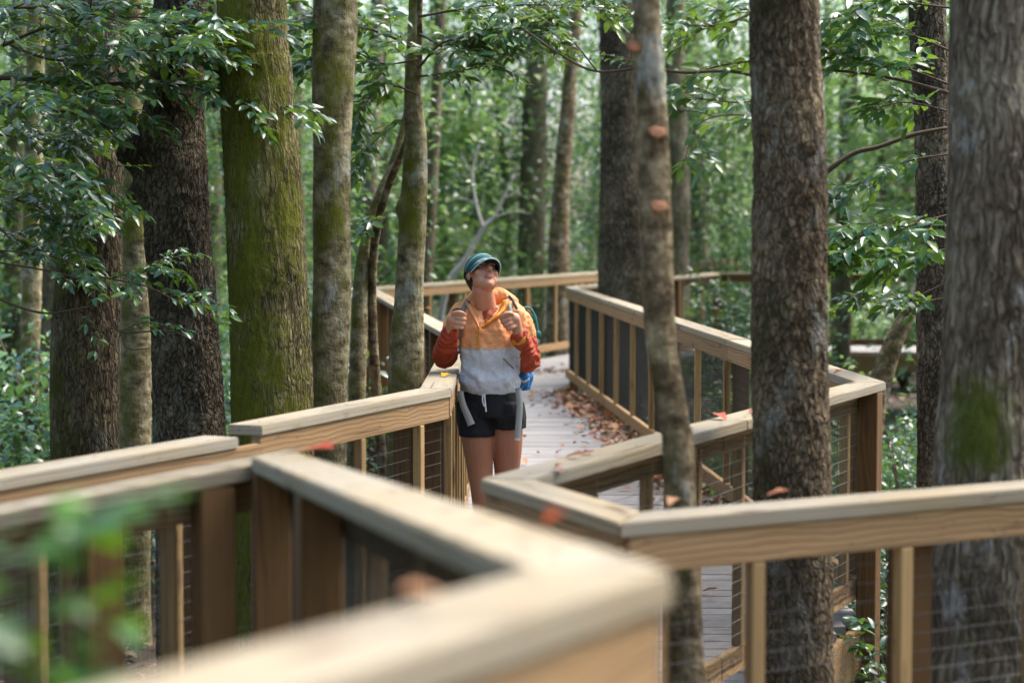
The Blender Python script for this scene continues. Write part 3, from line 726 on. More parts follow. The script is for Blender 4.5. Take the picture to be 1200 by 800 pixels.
# farther trunks seen only as soft columns
fr = np.random.default_rng(77)
FT = [(430, 300, 18, 90), (447, 300, 14, 70), (520, 320, 14, 62), (592, 310, 9, 46), (820, 330, 22, 62), (850, 340, 12, 55), (985, 420, 20, 90), (1045, 400, 16, 66), (975, 360, 12, 60), (55, 520, 26, 110), (12, 520, 20, 95), (250, 480, 16, 90), (268, 470, 10, 70), (352, 440, 16, 85), (500, 330, 14, 100), (690, 320, 9, 44), (1060, 420, 14, 55)]
for i, (u, v, w_, s) in enumerate(FT):
    ln_ = fr.uniform(-22, 22)
    tree('soft far trunk in the woods behind the boardwalk', [(u, v, w_ * 1.1), (u + ln_ * 0.4, 200, w_), (u + ln_, 0, w_ * 0.9)], s, 'far', 20, 50, 0.04, 0.003, 20.5 + i, flare=0.2, top=12, group='soft trunks in the woods behind the boardwalk')

# shelf fungi on the slim trunk
FUN = MB('orange_bracket'); nz = FUN.noise(FUN.coord(), 40, 3)
FUNM = FUN.p(Base_Color=FUN.mix(nz, (0.14, 0.05, 0.02), (0.34, 0.15, 0.06)), Roughness=0.8)
for (u, v, ss, lab) in ((770, 156, 404, 'orange bracket fungus on the slim knobbly trunk below the high branch'), (772, 243, 404, 'orange bracket fungus on the slim knobbly trunk above the railing'), (744, 55, 402, 'rusty bracket fungus where the high branch leaves the slim trunk')):
    p = W(u, v, ss); bm = bmesh.new()
    bmesh.ops.create_uvsphere(bm, u_segments=16, v_segments=8, radius=1.0)
    for q in bm.verts:
        a = q.co.copy(); k = 1 + 0.14 * math.sin(3 * math.atan2(a.y, a.x) + 1) + 0.10 * math.sin(7 * math.atan2(a.y, a.x))
        q.co = (a.x * 0.029 * k, a.y * 0.015 * k, (a.z if a.z > 0 else a.z * 0.5) * 0.012 + 0.012 * a.y + 0.004 * math.sin(9 * a.x + 7 * a.y))
    o = link('bracket_fungus', bm_mesh('bracket_fungus', bm, FUNM, True)); o.location = p; o.rotation_euler = (R(12), R(6), R(10)); tag(o, lab, 'fungus')

# ------------------------------------------------------------------ leafy saplings whose sprays hang into view
def sapling(label, foot, seed, stem, name='holly_tree', group=None):
    root = empty(name, (foot[0], foot[1], GROUND - 0.05)); tag(root, label, 'tree', group)
    pl = Plant(seed)
    P = spline(stem, 40)
    V, f = tube_np(P, np.linspace(0.035, 0.012, 40), 10, seed, 0.12)
    link('trunk', mesh_np('trunk', V - np.array([foot[0], foot[1], GROUND - 0.05]), f, BK['slim'], True), None, root)
    return root, pl

def px(*a): return [W(*q) for q in a]

# upper left: three holly trees rooted beyond the left edge
f0 = W(-70, 560, 250)
r0, pl = sapling('holly tree whose long level branch spreads over the upper corner', (f0[0], f0[1]), 101, [np.array([f0[0], f0[1], GROUND - 0.1]), W(-60, 300, 245), W(-50, 100, 240), W(-20, -60, 238)])
pl.spray(px((-50, 90, 240), (20, 92, 238), (100, 100, 236), (190, 96, 236), (270, 112, 236), (330, 128, 236)), 0.016, 21, 0.36, 1.06, 0.027)
pl.spray(px((-50, 80, 240), (60, 30, 240), (150, 20, 240), (240, 30, 242)), 0.010, 16, 0.38, 1.02, 0.027)
pl.spray(px((-40, 30, 236), (60, 70, 236), (130, 60, 238), (210, 62, 240), (262, 75, 240)), 0.008, 15, 0.34, 1.11, 0.027)
pl.build(r0)
f0 = W(-120, 560, 222)
r0, pl = sapling('holly tree with dense teal leaves drooping beside the brown mossy trunk', (f0[0], f0[1]), 102, [np.array([f0[0], f0[1], GROUND - 0.1]), W(-110, 300, 222), W(-90, 150, 222), W(-60, 0, 222)])
pl.spray(px((-90, 150, 225), (0, 158, 225), (70, 165, 225), (100, 160, 226)), 0.010, 16, 0.38, 1.06, 0.027)
pl.spray(px((-90, 200, 230), (-10, 225, 230), (50, 245, 230), (85, 270, 230)), 0.010, 16, 0.36, 1.06, 0.027)
pl.spray(px((-90, 230, 222), (-10, 265, 222), (40, 290, 222), (90, 305, 222)), 0.008, 13, 0.32, 0.97, 0.027)
pl.build(r0)
f0 = W(-160, 560, 246)
r0, pl = sapling('holly tree filling the gap above the burled trunk with dark leaves', (f0[0], f0[1]), 103, [np.array([f0[0], f0[1], GROUND - 0.1]), W(-140, 300, 246), W(-120, 100, 246), W(-80, -80, 246)])
pl.spray(px((-100, 20, 246), (0, 10, 246), (90, 12, 246), (180, 40, 248), (240, 60, 250)), 0.010, 21, 0.42, 0.97, 0.027)
pl.spray(px((-110, 60, 250), (0, 120, 250), (80, 130, 250), (115, 125, 250)), 0.010, 19, 0.42, 0.93, 0.027)
pl.spray(px((-110, 100, 255), (-20, 180, 255), (50, 200, 255), (75, 210, 255)), 0.010, 19, 0.44, 0.93, 0.027)
pl.build(r0)
# the low twigs crossing the dark trunks
f0 = W(-60, 560, 252)
r0, pl = sapling('slender holly with low twigs crossing in front of the burled trunk', (f0[0], f0[1]), 104, [np.array([f0[0], f0[1], GROUND - 0.1]), W(-58, 470, 252), W(-50, 380, 250), W(-45, 250, 250)])
pl.branch(px((-48, 330, 250), (40, 365, 250), (90, 362, 250), (120, 355, 250)), 0.006, 0.003)
pl.branch(px((110, 322, 250), (126, 360, 250), (140, 388, 250), (200, 388, 250), (240, 405, 250), (265, 398, 252)), 0.006, 0.002)
pl.branch(px((140, 388, 250), (150, 408, 250), (176, 408, 250)), 0.004, 0.002)
pl.spray(px((-47, 290, 250), (60, 300, 250), (110, 322, 250), (170, 335, 252), (215, 355, 252), (262, 358, 252)), 0.005, 9, 0.22, 0.75, 0.03)
pl.spray(px((-47, 300, 250), (60, 318, 250), (110, 330, 250), (160, 318, 250), (200, 316, 250)), 0.005, 9, 0.22, 0.8, 0.03)
pl.spray(px((140, 388, 250), (170, 378, 250), (205, 382, 250)), 0.003, 6, 0.14, 0.7, 0.03)
pl.spray(px((150, 330, 252), (190, 305, 252), (225, 300, 252)), 0.003, 5, 0.15, 0.7, 0.03)
pl.spray(px((100, 360, 250), (108, 390, 250), (110, 395, 250)), 0.002, 3, 0.1, 0.7, 0.035)
pl.build(r0)
# top centre: holly above the crooked trunk
f0 = W(418, 470, 200)
r0, pl = sapling('holly tree with red berries spreading dark leaves above the slender trunk', (f0[0] + 0.25, f0[1] + 0.25), 105, [np.array([f0[0] + 0.25, f0[1] + 0.25, GROUND - 0.1]), W(436, 330, 196), W(486, 130, 206), W(492, -40, 212)])
pl.spray(px((490, 60, 212), (450, 40, 214), (400, 28, 216), (345, 22, 218)), 0.008, 15, 0.30, 1.20, 0.029)
pl.spray(px((490, 80, 212), (520, 50, 214), (570, 40, 214), (640, 28, 214)), 0.008, 15, 0.28, 1.14, 0.029)
pl.spray(px((490, 90, 212), (530, 85, 212), (575, 75, 212), (600, 60, 212)), 0.006, 12, 0.24, 1.08, 0.029)
pl.spray(px((488, 110, 212), (455, 100, 212), (430, 120, 212), (420, 150, 212)), 0.006, 12, 0.24, 1.14, 0.029)
pl.spray(px((490, 20, 212), (560, 8, 212), (640, 6, 212), (720, 10, 212)), 0.008, 16, 0.30, 1.14, 0.029)
pl.spray(px((491, 40, 212), (540, 60, 214), (590, 20, 214), (650, 30, 214)), 0.007, 14, 0.28, 1.1, 0.029)
pl.spray(px((490, 70, 212), (450, 75, 212), (410, 60, 212), (370, 70, 212)), 0.006, 12, 0.26, 1.15, 0.029)
pl.spray(px((486, 130, 212), (440, 165, 212), (415, 200, 212)), 0.004, 8, 0.2, 1.08, 0.029)
pl.spray(px((456, 252, 199), (436, 262, 200), (415, 285, 200)), 0.003, 6, 0.18, 1.08, 0.029)
pl.build(r0)
# berries
BER = plain('red_berry', (0.5, 0.02, 0.015), 0.3, 0.5)
bm = bmesh.new(); bmesh.ops.create_icosphere(bm, subdivisions=1, radius=0.006); bme = bm_mesh('berry', bm, BER, True)
br = np.random.default_rng(9)
for k in range(26):
    p = pl.lv[int(br.integers(len(pl.lv)))][0] + br.normal(0, 0.006, 3) - np.array(r0.location)
    link('berry', bme, None, r0, Matrix.Translation(p) @ Matrix.Scale(br.uniform(0.8, 1.4), 4))
# upper middle bare limb leaving the slim trunk
f0 = W(924, 600, 262)
r0, pl = sapling('small leafed holly with a bare arched limb behind the slim knobbly trunk', (f0[0], f0[1]), 106, [np.array([f0[0], f0[1], GROUND - 0.1]), W(924, 400, 262), W(926, 200, 270), W(924, 60, 278), W(922, -30, 282)])
pl.branch(px((925, 100, 277), (860, 84, 280), (800, 85, 285), (755, 80, 285), (700, 84, 285), (660, 66, 285), (610, 32, 285)), 0.008, 0.004)
pl.spray(px((770, 82, 285), (740, 72, 285), (700, 62, 285)), 0.003, 6, 0.15, 0.6, 0.03)
pl.spray(px((924, 60, 278), (890, 70, 282), (840, 78, 282), (812, 90, 282)), 0.006, 5, 0.2, 1.0, 0.036)
pl.spray(px((926, 150, 273), (870, 135, 280), (820, 145, 286), (800, 195, 288)), 0.005, 5, 0.2, 1.0, 0.038)
pl.spray(px((922, -10, 281), (860, 25, 284), (800, 30, 286), (730, 18, 286)), 0.006, 11, 0.24, 0.9, 0.03)
pl.spray(px((926, 110, 276), (870, 120, 280), (815, 115, 284)), 0.005, 9, 0.22, 1.0, 0.03)
pl.spray(px((924, 20, 280), (880, 12, 282), (820, 14, 282)), 0.005, 6, 0.22, 0.9, 0.036)
pl.spray(px((700, 84, 285), (672, 50, 285), (640, 25, 285), (612, 20, 285)), 0.004, 6, 0.2, 0.75, 0.034)
pl.build(r0)
# right: sprays between the flaky trunk and the broad trunk
f0 = W(1112, 560, 240)
r0, pl = sapling('holly tree with level sprays between the flaky trunk and the broad trunk', (f0[0], f0[1]), 107, [np.array([f0[0], f0[1], GROUND - 0.1]), W(1116, 400, 240), W(1120, 200, 238), W(1122, 40, 236), W(1118, -40, 236)])
pl.branch(px((1115, 110, 240), (1060, 95, 240), (1010, 86, 240), (960, 82, 242), (880, 80, 244), (800, 84, 246)), 0.010, 0.003)
pl.branch(px((1110, 150, 232), (1070, 158, 232), (1030, 172, 232), (1000, 180, 232), (968, 202, 232), (940, 230, 230)), 0.010, 0.016, 8)
pl.spray(px((1115, 100, 240), (1060, 80, 240), (1010, 70, 240), (975, 60, 240)), 0.006, 14, 0.26, 1.20, 0.029)
pl.spray(px((1120, 10, 240), (1060, 5, 240), (1000, 15, 240), (965, 25, 240)), 0.006, 13, 0.26, 1.15, 0.029)
pl.spray(px((1116, 180, 240), (1060, 190, 240), (1010, 215, 240), (980, 225, 240)), 0.005, 10, 0.24, 1.0, 0.03)
pl.spray(px((1115, 60, 240), (1060, 40, 240), (1010, 45, 240)), 0.006, 11, 0.24, 1.08, 0.029)
pl.spray(px((1110, 130, 240), (1060, 120, 240), (1020, 130, 240)), 0.005, 8, 0.2, 1.14, 0.029)
pl.spray(px((1118, 250, 246), (1060, 265, 246), (1010, 272, 246), (972, 285, 246)), 0.006, 14, 0.26, 1.26, 0.029)
pl.spray(px((1118, 290, 246), (1070, 300, 246), (1020, 300, 246), (980, 310, 246)), 0.006, 14, 0.26, 1.26, 0.029)
pl.spray(px((1112, 350, 240), (1060, 352, 240), (1010, 345, 240)), 0.005, 11, 0.22, 0.96, 0.029)
pl.branch(px((1112, 330, 240), (1080, 345, 240), (1040, 362, 240)), 0.006, 0.003)
pl.build(r0)
# low shrubs by the right hand railing
def shrub(label, u, v, s, seed, hgt=0.7, wid=0.5, nst=7, leaf=0.9, name='shrub', group=None, maxleaf=300):
    p = W(u, v, s); p[2] = GROUND - 0.02
    root = empty(name, p); tag(root, label, 'shrub', group)
    pl = Plant(seed); r = pl.r
    for k in range(nst):
        a = r.uniform(0, 6.28); hh = hgt * r.uniform(0.6, 1.1)
        e = p + np.array([math.cos(a) * wid * r.uniform(0.2, 1), math.sin(a) * wid * r.uniform(0.2, 1), hh])
        m_ = p + (e - p) * 0.5 + np.array([0, 0, 0.12 * hh])
        pl.spray([p, m_, e], 0.006, 7, 0.26, leaf, 0.036)
    pl.build(root, maxleaf=maxleaf)
    return root
shrub('leafy sprig at the foot of the railing post beyond the swirl grained railing', 1000, 735, 330, 201, 0.65, 0.16, 5, 1.0)
shrub('low holly shrub below the far walkway', 1050, 640, 200, 202, 0.95, 0.5, 9, 0.9)
shrub('bushy holly under the leaning weathered trunk', 1080, 560, 150, 203, 1.1, 0.6, 9, 1.0)
shrub('undergrowth bush beside the broad out of focus trunk', 1075, 700, 260, 204, 0.95, 0.4, 9, 0.9)
shrub('sunlit bush under the pale spotted sapling', 60, 560, 150, 205, 1.5, 0.8, 13, 1.0)
shrub('low bush between the burled trunk and the mossy trunk', 262, 560, 170, 206, 2.0, 0.25, 9, 0.9)
shrub('yellow green sapling leaves below the crooked trunk', 435, 540, 150, 207, 1.6, 0.25, 7, 0.9)
shrub('small plant poking through the mesh beside the straight trunk', 985, 640, 310, 208, 0.85, 0.12, 4, 1.0)
shrub('holly bush beyond the long mesh railing beside the distant post', 865, 440, 105, 209, 2.1, 0.9, 15, 1.1)
shrub('broad bush behind the distant railing and the flaky trunk', 955, 450, 120, 210, 1.9, 0.5, 9, 1.0)

# pale dead branch beyond the far railing
r0 = empty('dead_tree', (*W(520, 350, 86)[:2], GROUND - 0.1)); tag(r0, 'forked white dead branch beyond the far bend railing', 'dead tree')
pl = Plant(55); b0 = np.array([*W(505, 350, 86)[:2], GROUND - 0.1])
pl.branch([b0, *px((520, 350, 86), (545, 305, 86), (566, 268, 86), (578, 255, 86), (590, 232, 86), (603, 205, 86))], 0.055, 0.012)
pl.branch(px((566, 268, 86), (558, 240, 86), (553, 205, 86), (556, 190, 86), (561, 170, 86)), 0.028, 0.010)
for tw in (((578, 255, 86), (600, 248, 86), (622, 250, 86)), ((553, 205, 86), (545, 192, 86), (540, 180, 86)), ((590, 232, 86), (600, 228, 86), (612, 216, 86)), ((558, 240, 86), (540, 232, 86), (528, 236, 86)), ((545, 305, 86), (560, 300, 86), (585, 302, 86))):
    pl.branch(px(*tw), 0.012, 0.004)
pl.build(r0, twig='twigpale')

# ------------------------------------------------------------------ the close blurred sprig
r0 = empty('leafy_sprig', (*W(-60, 760, 1350)[:2], GROUND - 0.05)); tag(r0, 'bright green blurred sprig of leaves hanging before the near railing', 'plant')
FRESH = [leaf_mesh('leaf', M['bright'], 0.042, 0.029, 0.2, 0.2), leaf_mesh('leaf', M['bright'], 0.035, 0.025, 0.1, 0.1)]
pl = Plant(66); b0 = np.array([*W(-60, 760, 1350)[:2], GROUND - 0.05])
pl.branch([b0, *px((-60, 900, 1350), (-40, 760, 1350), (10, 680, 1340), (60, 640, 1330))], 0.008, 0.003)
for a in (((-40, 760, 1350), (40, 770, 1340), (110, 790, 1330)), ((0, 690, 1340), (60, 690, 1330), (130, 730, 1320)), ((20, 660, 1340), (80, 630, 1330), (130, 600, 1320)), ((60, 640, 1330), (120, 610, 1320), (185, 585, 1315)), ((-30, 720, 1350), (20, 740, 1340), (80, 750, 1330)), ((-40, 650, 1350), (10, 620, 1340), (60, 600, 1330)), ((-40, 780, 1350), (10, 800, 1340), (60, 800, 1330)), ((-40, 700, 1350), (0, 660, 1340), (50, 650, 1330)), ((-30, 740, 1345), (50, 720, 1335), (120, 690, 1325)), ((-40, 760, 1350), (30, 790, 1340), (130, 800, 1330))):
    P = pl.branch(px(*a), 0.002, 0.001, 4); pl.leafy(P, 1.05, 0.022, start=0.1)
pl.build(r0, leaves=FRESH)

# ================================================================== the woods behind
FARC = [crown_mesh('crown', nn_, 1.6, 1.8, 300 + i, M[mm_], sz_, cl_) for i, (nn_, mm_, sz_, cl_) in enumerate(((6000, 'far', 0.085, 70), (3200, 'far3', 0.13, 36), (6500, 'far2', 0.075, 50), (4200, 'far', 0.11, 40), (5000, 'far3', 0.08, 60)))]
BUSH = [crown_mesh('foliage', nn_, 1.15, 0.85, 330 + i, M[mm_], sz_, cl_) for i, (nn_, mm_, sz_, cl_) in enumerate(((5000, 'far', 0.07, 50), (3000, 'far3', 0.10, 30), (5000, 'far2', 0.075, 40), (3400, 'far', 0.095, 30)))]
def stems_mesh(seed, h, r):
    g = np.random.default_rng(seed); tubes = []
    for k in range(7):
        a = g.uniform(0, 6.28); e = np.array([math.cos(a) * r * g.uniform(.3, .9), math.sin(a) * r * g.uniform(.3, .9), h * g.uniform(.7, 1.1)])
        tubes.append(tube_np(spline([[0, 0, 0], e * 0.5 + [0, 0, .1], e], 8), np.linspace(0.028, 0.008, 8), 5))
    V, f = join_np(tubes); return mesh_np('stem', V, f, M['twig'], True)
STEM = [stems_mesh(i, 1.6, 0.9) for i in range(3)]
def trunk_small(seed, h):
    g = np.random.default_rng(seed); P = spline([[0, 0, 0], [g.normal(0, .1), g.normal(0, .1), h * .4], [g.normal(0, .2), g.normal(0, .2), h]], 14)
    tubes = [tube_np(P, np.linspace(0.075, 0.03, 14), 8, seed, 0.1)]
    for k in range(7):
        a = g.uniform(0, 6.28); i = g.integers(4, 13); e = P[i] + np.array([math.cos(a), math.sin(a), g.uniform(-.1, .5)]) * g.uniform(.7, 1.3)
        tubes.append(tube_np(spline([P[i], (P[i] + e) / 2 + [0, 0, .08], e], 7), np.linspace(0.025, 0.008, 7), 5))
    V, f = join_np(tubes); return mesh_np('trunk', V, f, BK['far'], True)
TRK = [trunk_small(i + 5, 4.2) for i in range(3)]
g = np.random.default_rng(4242)
def bush(x, y, sc, grp, lab):
    root = empty('bush', (x, y, GROUND - 0.05), g.uniform(0, 6.28)); root.scale = (sc, sc, sc * g.uniform(.85, 1.25))
    tag(root, lab, 'bush', grp)
    o = link('foliage', BUSH[int(g.integers(4))], None, root, Matrix.Translation((0, 0, 0.95))); o['kind'] = 'stuff'
    link('stem', STEM[int(g.integers(3))], None, root)
def smalltree(x, y, sc, grp, lab):
    root = empty('understory_tree', (x, y, GROUND - 0.05), g.uniform(0, 6.28)); root.scale = (sc, sc, sc)
    tag(root, lab, 'tree', grp)
    link('trunk', TRK[int(g.integers(3))], None, root)
    for (dz, q) in ((2.3, 0.8), (3.9, 1.0)):
        o = link('crown', FARC[int(g.integers(5))], None, root, Matrix.Translation((g.normal(0, .2), g.normal(0, .2), dz)) @ Matrix.Rotation(g.uniform(0, 6.28), 4, 'Z') @ Matrix.Scale(q, 4)); o['kind'] = 'stuff'
def clear(x, y):
    if y < 8: return False
    if y < 30:
        xl = lerp_poly(left, y); xr = lerp_poly(right, min(y, 27))
        if xl - 1.3 < x < xr + 1.2: return False
    if 26.0 < y < 32 and x > 0.5: return False
    if y < 16 and -3 < x < 3: return False
    if x < 3.6 + 0.05 * y and x > -1 and y < 26: return False
    return True
cnt = 0
while cnt < 46:
    y = 13 + 38 * g.random() ** 1.0; x = g.uniform(-0.34, 0.34) * y * 1.15
    if clear(x, y): bush(x, y, g.uniform(0.8, 1.5), 'soft bushes on the forest floor', 'soft green bush on the forest floor beyond the boardwalk'); cnt += 1
cnt = 0
while cnt < 44:
    y = 19 + 36 * g.random(); x = g.uniform(-0.34, 0.34) * y * 1.15
    if clear(x, y) and (y > 30 or abs(x) > 2.5): smalltree(x, y, g.uniform(0.85, 1.6), 'understory trees in the background', 'soft leafy understory tree behind the boardwalk'); cnt += 1
for (x, y, sc) in ((2.3, 12.5, 0.55), (2.9, 14.2, 0.7), (2.1, 15.6, 0.6), (2.7, 17.4, 0.7), (1.9, 19.0, 0.6), (3.4, 16.0, 0.8), (2.4, 20.6, 0.55), (3.6, 12.4, 0.6), (3.2, 19.2, 0.7)):
    bush(x, y, sc, 'low bushes outside the long mesh railing', 'low dark bush just outside the long mesh railing')
for (x, y, sc) in ((5.4, 21.0, 0.5), (4.0, 18.0, 0.45), (6.4, 22.0, 0.55)):
    bush(x, y, sc, 'low bushes in front of the far walkway', 'low bush growing in front of the far walkway')
for (x, y, sc) in ((2.6, 31.4, 0.9), (3.9, 31.8, 1.0), (5.1, 31.5, 0.95), (6.3, 31.9, 1.0), (7.5, 31.6, 0.95), (8.6, 31.9, 1.0)):  # added row, keeps light from getting in under the far deck
    bush(x, y, sc, 'bushes added behind the far walkway to block light', 'bush added behind the far walkway to block light')
# the far wood as one mass
def far_wood():
    n = 26000; r = np.random.default_rng(8)
    nc = 420
    cy = r.uniform(52, 95, nc); cx = r.uniform(-0.5, 0.5, nc) * cy * 1.3; cz = r.uniform(-1, 24, nc) * (cy / 80)
    k = r.integers(0, nc, n)
    p = np.stack([cx[k], cy[k], cz[k]], 1) + r.normal(0, 1, (n, 3)) * np.array([1.5, 1.2, 0.8])
    p[:, 2] = np.maximum(p[:, 2], GROUND)
    d = r.normal(0, 1, (n, 3)); nn = np.stack([r.normal(0, .5, n), r.normal(-.3, .5, n), np.ones(n)], 1)
    V, T = leaves_np(p, d, nn, r.uniform(0.25, 0.6, n), 0.55)
    o = link('distant_woods', mesh_np('distant_woods', V, T, M['far'], True)); tag(o, 'pale green mass of distant woods', 'woods', kind='stuff')
far_wood()
def woods_around():
    n = 90000; r = np.random.default_rng(88); nc = 800
    ang = r.uniform(R(38), R(322), nc); rad = r.uniform(11, 30, nc); cz = r.uniform(-0.9, 12, nc)
    k = r.integers(0, nc, n)
    p = np.stack([np.sin(ang) * rad, np.cos(ang) * rad, cz], 1)[k] + r.normal(0, 1, (n, 3)) * np.array([0.9, 0.9, 0.55])
    p[:, 2] = np.maximum(p[:, 2], GROUND)
    d = r.normal(0, 1, (n, 3)); nn = np.stack([r.normal(0, .5, n), r.normal(0, .5, n), np.ones(n)], 1)
    V, T = leaves_np(p, d, nn, r.uniform(0.2, 0.45, n), 0.55)
    o = link('surrounding_woods', mesh_np('surrounding_woods', V, T, M['foliage'], True)); tag(o, 'leafy woods around and behind the viewpoint', 'woods', kind='stuff')
woods_around()

# ------------------------------------------------------------------ leaf litter and fallen leaves
def litter():
    n = 24000; r = np.random.default_rng(12)
    y = 5 + 30 * r.random(n) ** 1.3; x = r.uniform(-0.42, 0.42, n) * (y + 2)
    p = np.stack([x, y, np.zeros(n)], 1)
    p[:, 2] = GROUND + 0.10 * vnoise(p * 0.35 + 3) + 0.03 * vnoise(p * 1.7) + r.uniform(0.0, 0.04, n)
    a = r.uniform(0, 6.28, n); d = np.stack([np.cos(a), np.sin(a), r.normal(0, .25, n)], 1)
    nn = np.stack([r.normal(0, .35, n), r.normal(0, .35, n), np.ones(n)], 1)
    V, T = leaves_np(p, d, nn, r.uniform(0.05, 0.11, n), 0.55)
    o = link('leaf_litter', mesh_np('leaf_litter', V, T, M['litter'], True)); tag(o, 'brown leaf litter on the forest floor', 'leaf litter', kind='stuff')
litter()
DRY = [leaf_mesh('fallen_leaf', M['dry'], 0.085, 0.05, 0.35, -0.2, 7, True), leaf_mesh('fallen_leaf', M['dry'], 0.07, 0.04, 0.6, 0.3, 6), leaf_mesh('fallen_leaf', M['dry'], 0.095, 0.045, 0.2, -0.35, 7, True), leaf_mesh('fallen_leaf', M['dry'], 0.06, 0.038, 0.5, -0.3, 6)]
r = np.random.default_rng(31)
def drop(me, p, sc, lab, grp=None, tilt=0.25, rz=None):
    o = link('fallen_leaf', me); o.location = p; o.scale = (sc,) * 3
    o.rotation_euler = (r.normal(0, tilt), r.normal(0, tilt), r.uniform(0, 6.28) if rz is None else rz)
    tag(o, lab, 'leaf', grp); return o
k = 0
while k < 295:
    t = 0.08 + 0.62 * r.random() ** 0.9; base = A + (B - A) * t
    o_ = abs(r.normal(0, 0.17)) + 0.06
    p = np.array([base[0] - o_, base[1] + r.normal(0, .1), 0.012 + r.uniform(0, 0.035) * max(0, 1 - o_ * 2)])
    drop(DRY[int(r.integers(4))], p, r.uniform(.7, 1.2), 'dry russet leaf in the drift along the long mesh railing', 'fallen leaves drifted along the railing', 0.35); k += 1
for k in range(70):
    y = r.uniform(8.4, 21); xl, xr = lerp_poly(left, y) + 0.1, lerp_poly(right, y) - 0.3
    drop(DRY[int(r.integers(4))], (r.uniform(xl, xr), y, 0.014), r.uniform(.6, 1.15), 'dry brown leaf scattered on the open boardwalk planks', 'fallen leaves scattered on the planks')
def leaf_drift():
    n = 1500; q = np.random.default_rng(61)
    t = 0.05 + 0.68 * q.random(n); base = A[None] + (B - A)[None] * t[:, None]
    o_ = np.abs(q.normal(0, 0.15, n)) + 0.04
    p = np.stack([base[:, 0] - o_, base[:, 1] + q.normal(0, .08, n), 0.008 + q.uniform(0, 0.045, n) * np.clip(1 - o_ * 2.2, 0.05, 1)], 1)
    m2 = 420; p2 = np.stack([q.uniform(-0.9, 0.9, m2), Pp[1] + (Rr[1] - Pp[1]) * 0.35 + q.normal(0, 0.35, m2), np.full(m2, 0.012)], 1)
    p = np.vstack([p, p2]); n += m2
    a_ = q.uniform(0, 6.28, n); d = np.stack([np.cos(a_), np.sin(a_), q.normal(0, .35, n)], 1); nn = np.stack([q.normal(0, .5, n), q.normal(0, .5, n), np.ones(n)], 1)
    V, T = leaves_hi(p, d, nn, q.uniform(0.04, 0.09, n), 0.55)
    o = link('leaf_drift', mesh_np('leaf_drift', V, T, M['litter'], True)); tag(o, 'heaped brown leaf litter along the foot of the long mesh railing', 'leaf litter', kind='stuff')
leaf_drift()
RED = [leaf_mesh('fallen_leaf', M['redleaf'], 0.085, 0.06, 0.4, -0.3, 7, True)]; YEL = [leaf_mesh('fallen_leaf', M['yellowleaf'], 0.085, 0.055, 0.15, -0.15, 7, True)]
for (u, v, me, sc, lab) in ((850, 492, RED, 1.0, 'red curled leaf on the cap behind the straight trunk'), (878, 483, RED, .7, 'small red leaf on the cap touching the straight trunk'), (977, 438, RED, .6, 'small orange leaf on the cap beyond the straight trunk'),
                            (519, 441, YEL, .85, 'yellow leaf on the cap beside the hiker'), (505, 362, DRY, .8, 'brown leaf on the receding cap behind the hiker'), (662, 536, DRY, .8, 'brown leaf on the cap at the mitred corner'),
                            (657, 553, DRY, .7, 'brown leaf lying near the mitred corner end'), (652, 546, DRY, .5, 'tiny curled leaf at the mitred corner'), (784, 592, DRY, .7, 'brown leaf on the cap at the foot of the slim trunk'), (898, 581, DRY, .8, 'reddish leaf on the cap below the straight trunk'), (682, 531, RED, .6, 'red leaf perched on the cap edge near the slim trunk')):
    drop(me[0], rp(u, v, 1.0735), sc, lab, None, 0.12)
p = W(352, 530, 485); drop(RED[0], Ff + (Gg - Ff) * 0.04 + np.array([0.05, 0.02, 0.012]), 0.9, 'blurred orange leaf at the corner of the near railing')
drop(RED[0], Ff + (Gg - Ff) * 0.86 + np.array([0.03, 0.03, 0.012]), 0.5, 'blurred red leaf on the near sloping cap')
drop(DRY[0], Gg + (Hh - Gg) * 0.42 + np.array([0.0, 0.07, 0.012]), 0.5, 'blurred brown leaf on the close pale cap')
# ================================================================== the hiker
PS = 243.0
def Lp(u, v, y=0.0): return np.array([(u - 573.0) / PS, y, HCAM - (v - 256.0) / PS])

def remesh(parts, voxel, smooth=4, factor=0.5):
    V, f = join_np(parts); me = mesh_np('tmp', V, f)
    o = bpy.data.objects.new('tmp', me); COL.objects.link(o)
    m1 = o.modifiers.new('r', 'REMESH'); m1.mode = 'VOXEL'; m1.voxel_size = voxel; m1.use_smooth_shade = True
    if smooth:
        m2 = o.modifiers.new('s', 'SMOOTH'); m2.factor = factor; m2.iterations = smooth
    dg = bpy.context.evaluated_depsgraph_get(); dg.update()
    out = bpy.data.meshes.new_from_object(o.evaluated_get(dg))
    bpy.data.objects.remove(o); bpy.data.meshes.remove(me)
    return out

def getV(me):
    V = np.empty(len(me.vertices) * 3, np.float32); me.vertices.foreach_get('co', V); return V.reshape(-1, 3).astype(float)
def setV(me, V): me.vertices.foreach_set('co', np.asarray(V, np.float32).ravel()); me.update()
def face_centres(me):
    c = np.empty(len(me.polygons) * 3, np.float32); me.polygons.foreach_get('center', c); return c.reshape(-1, 3)

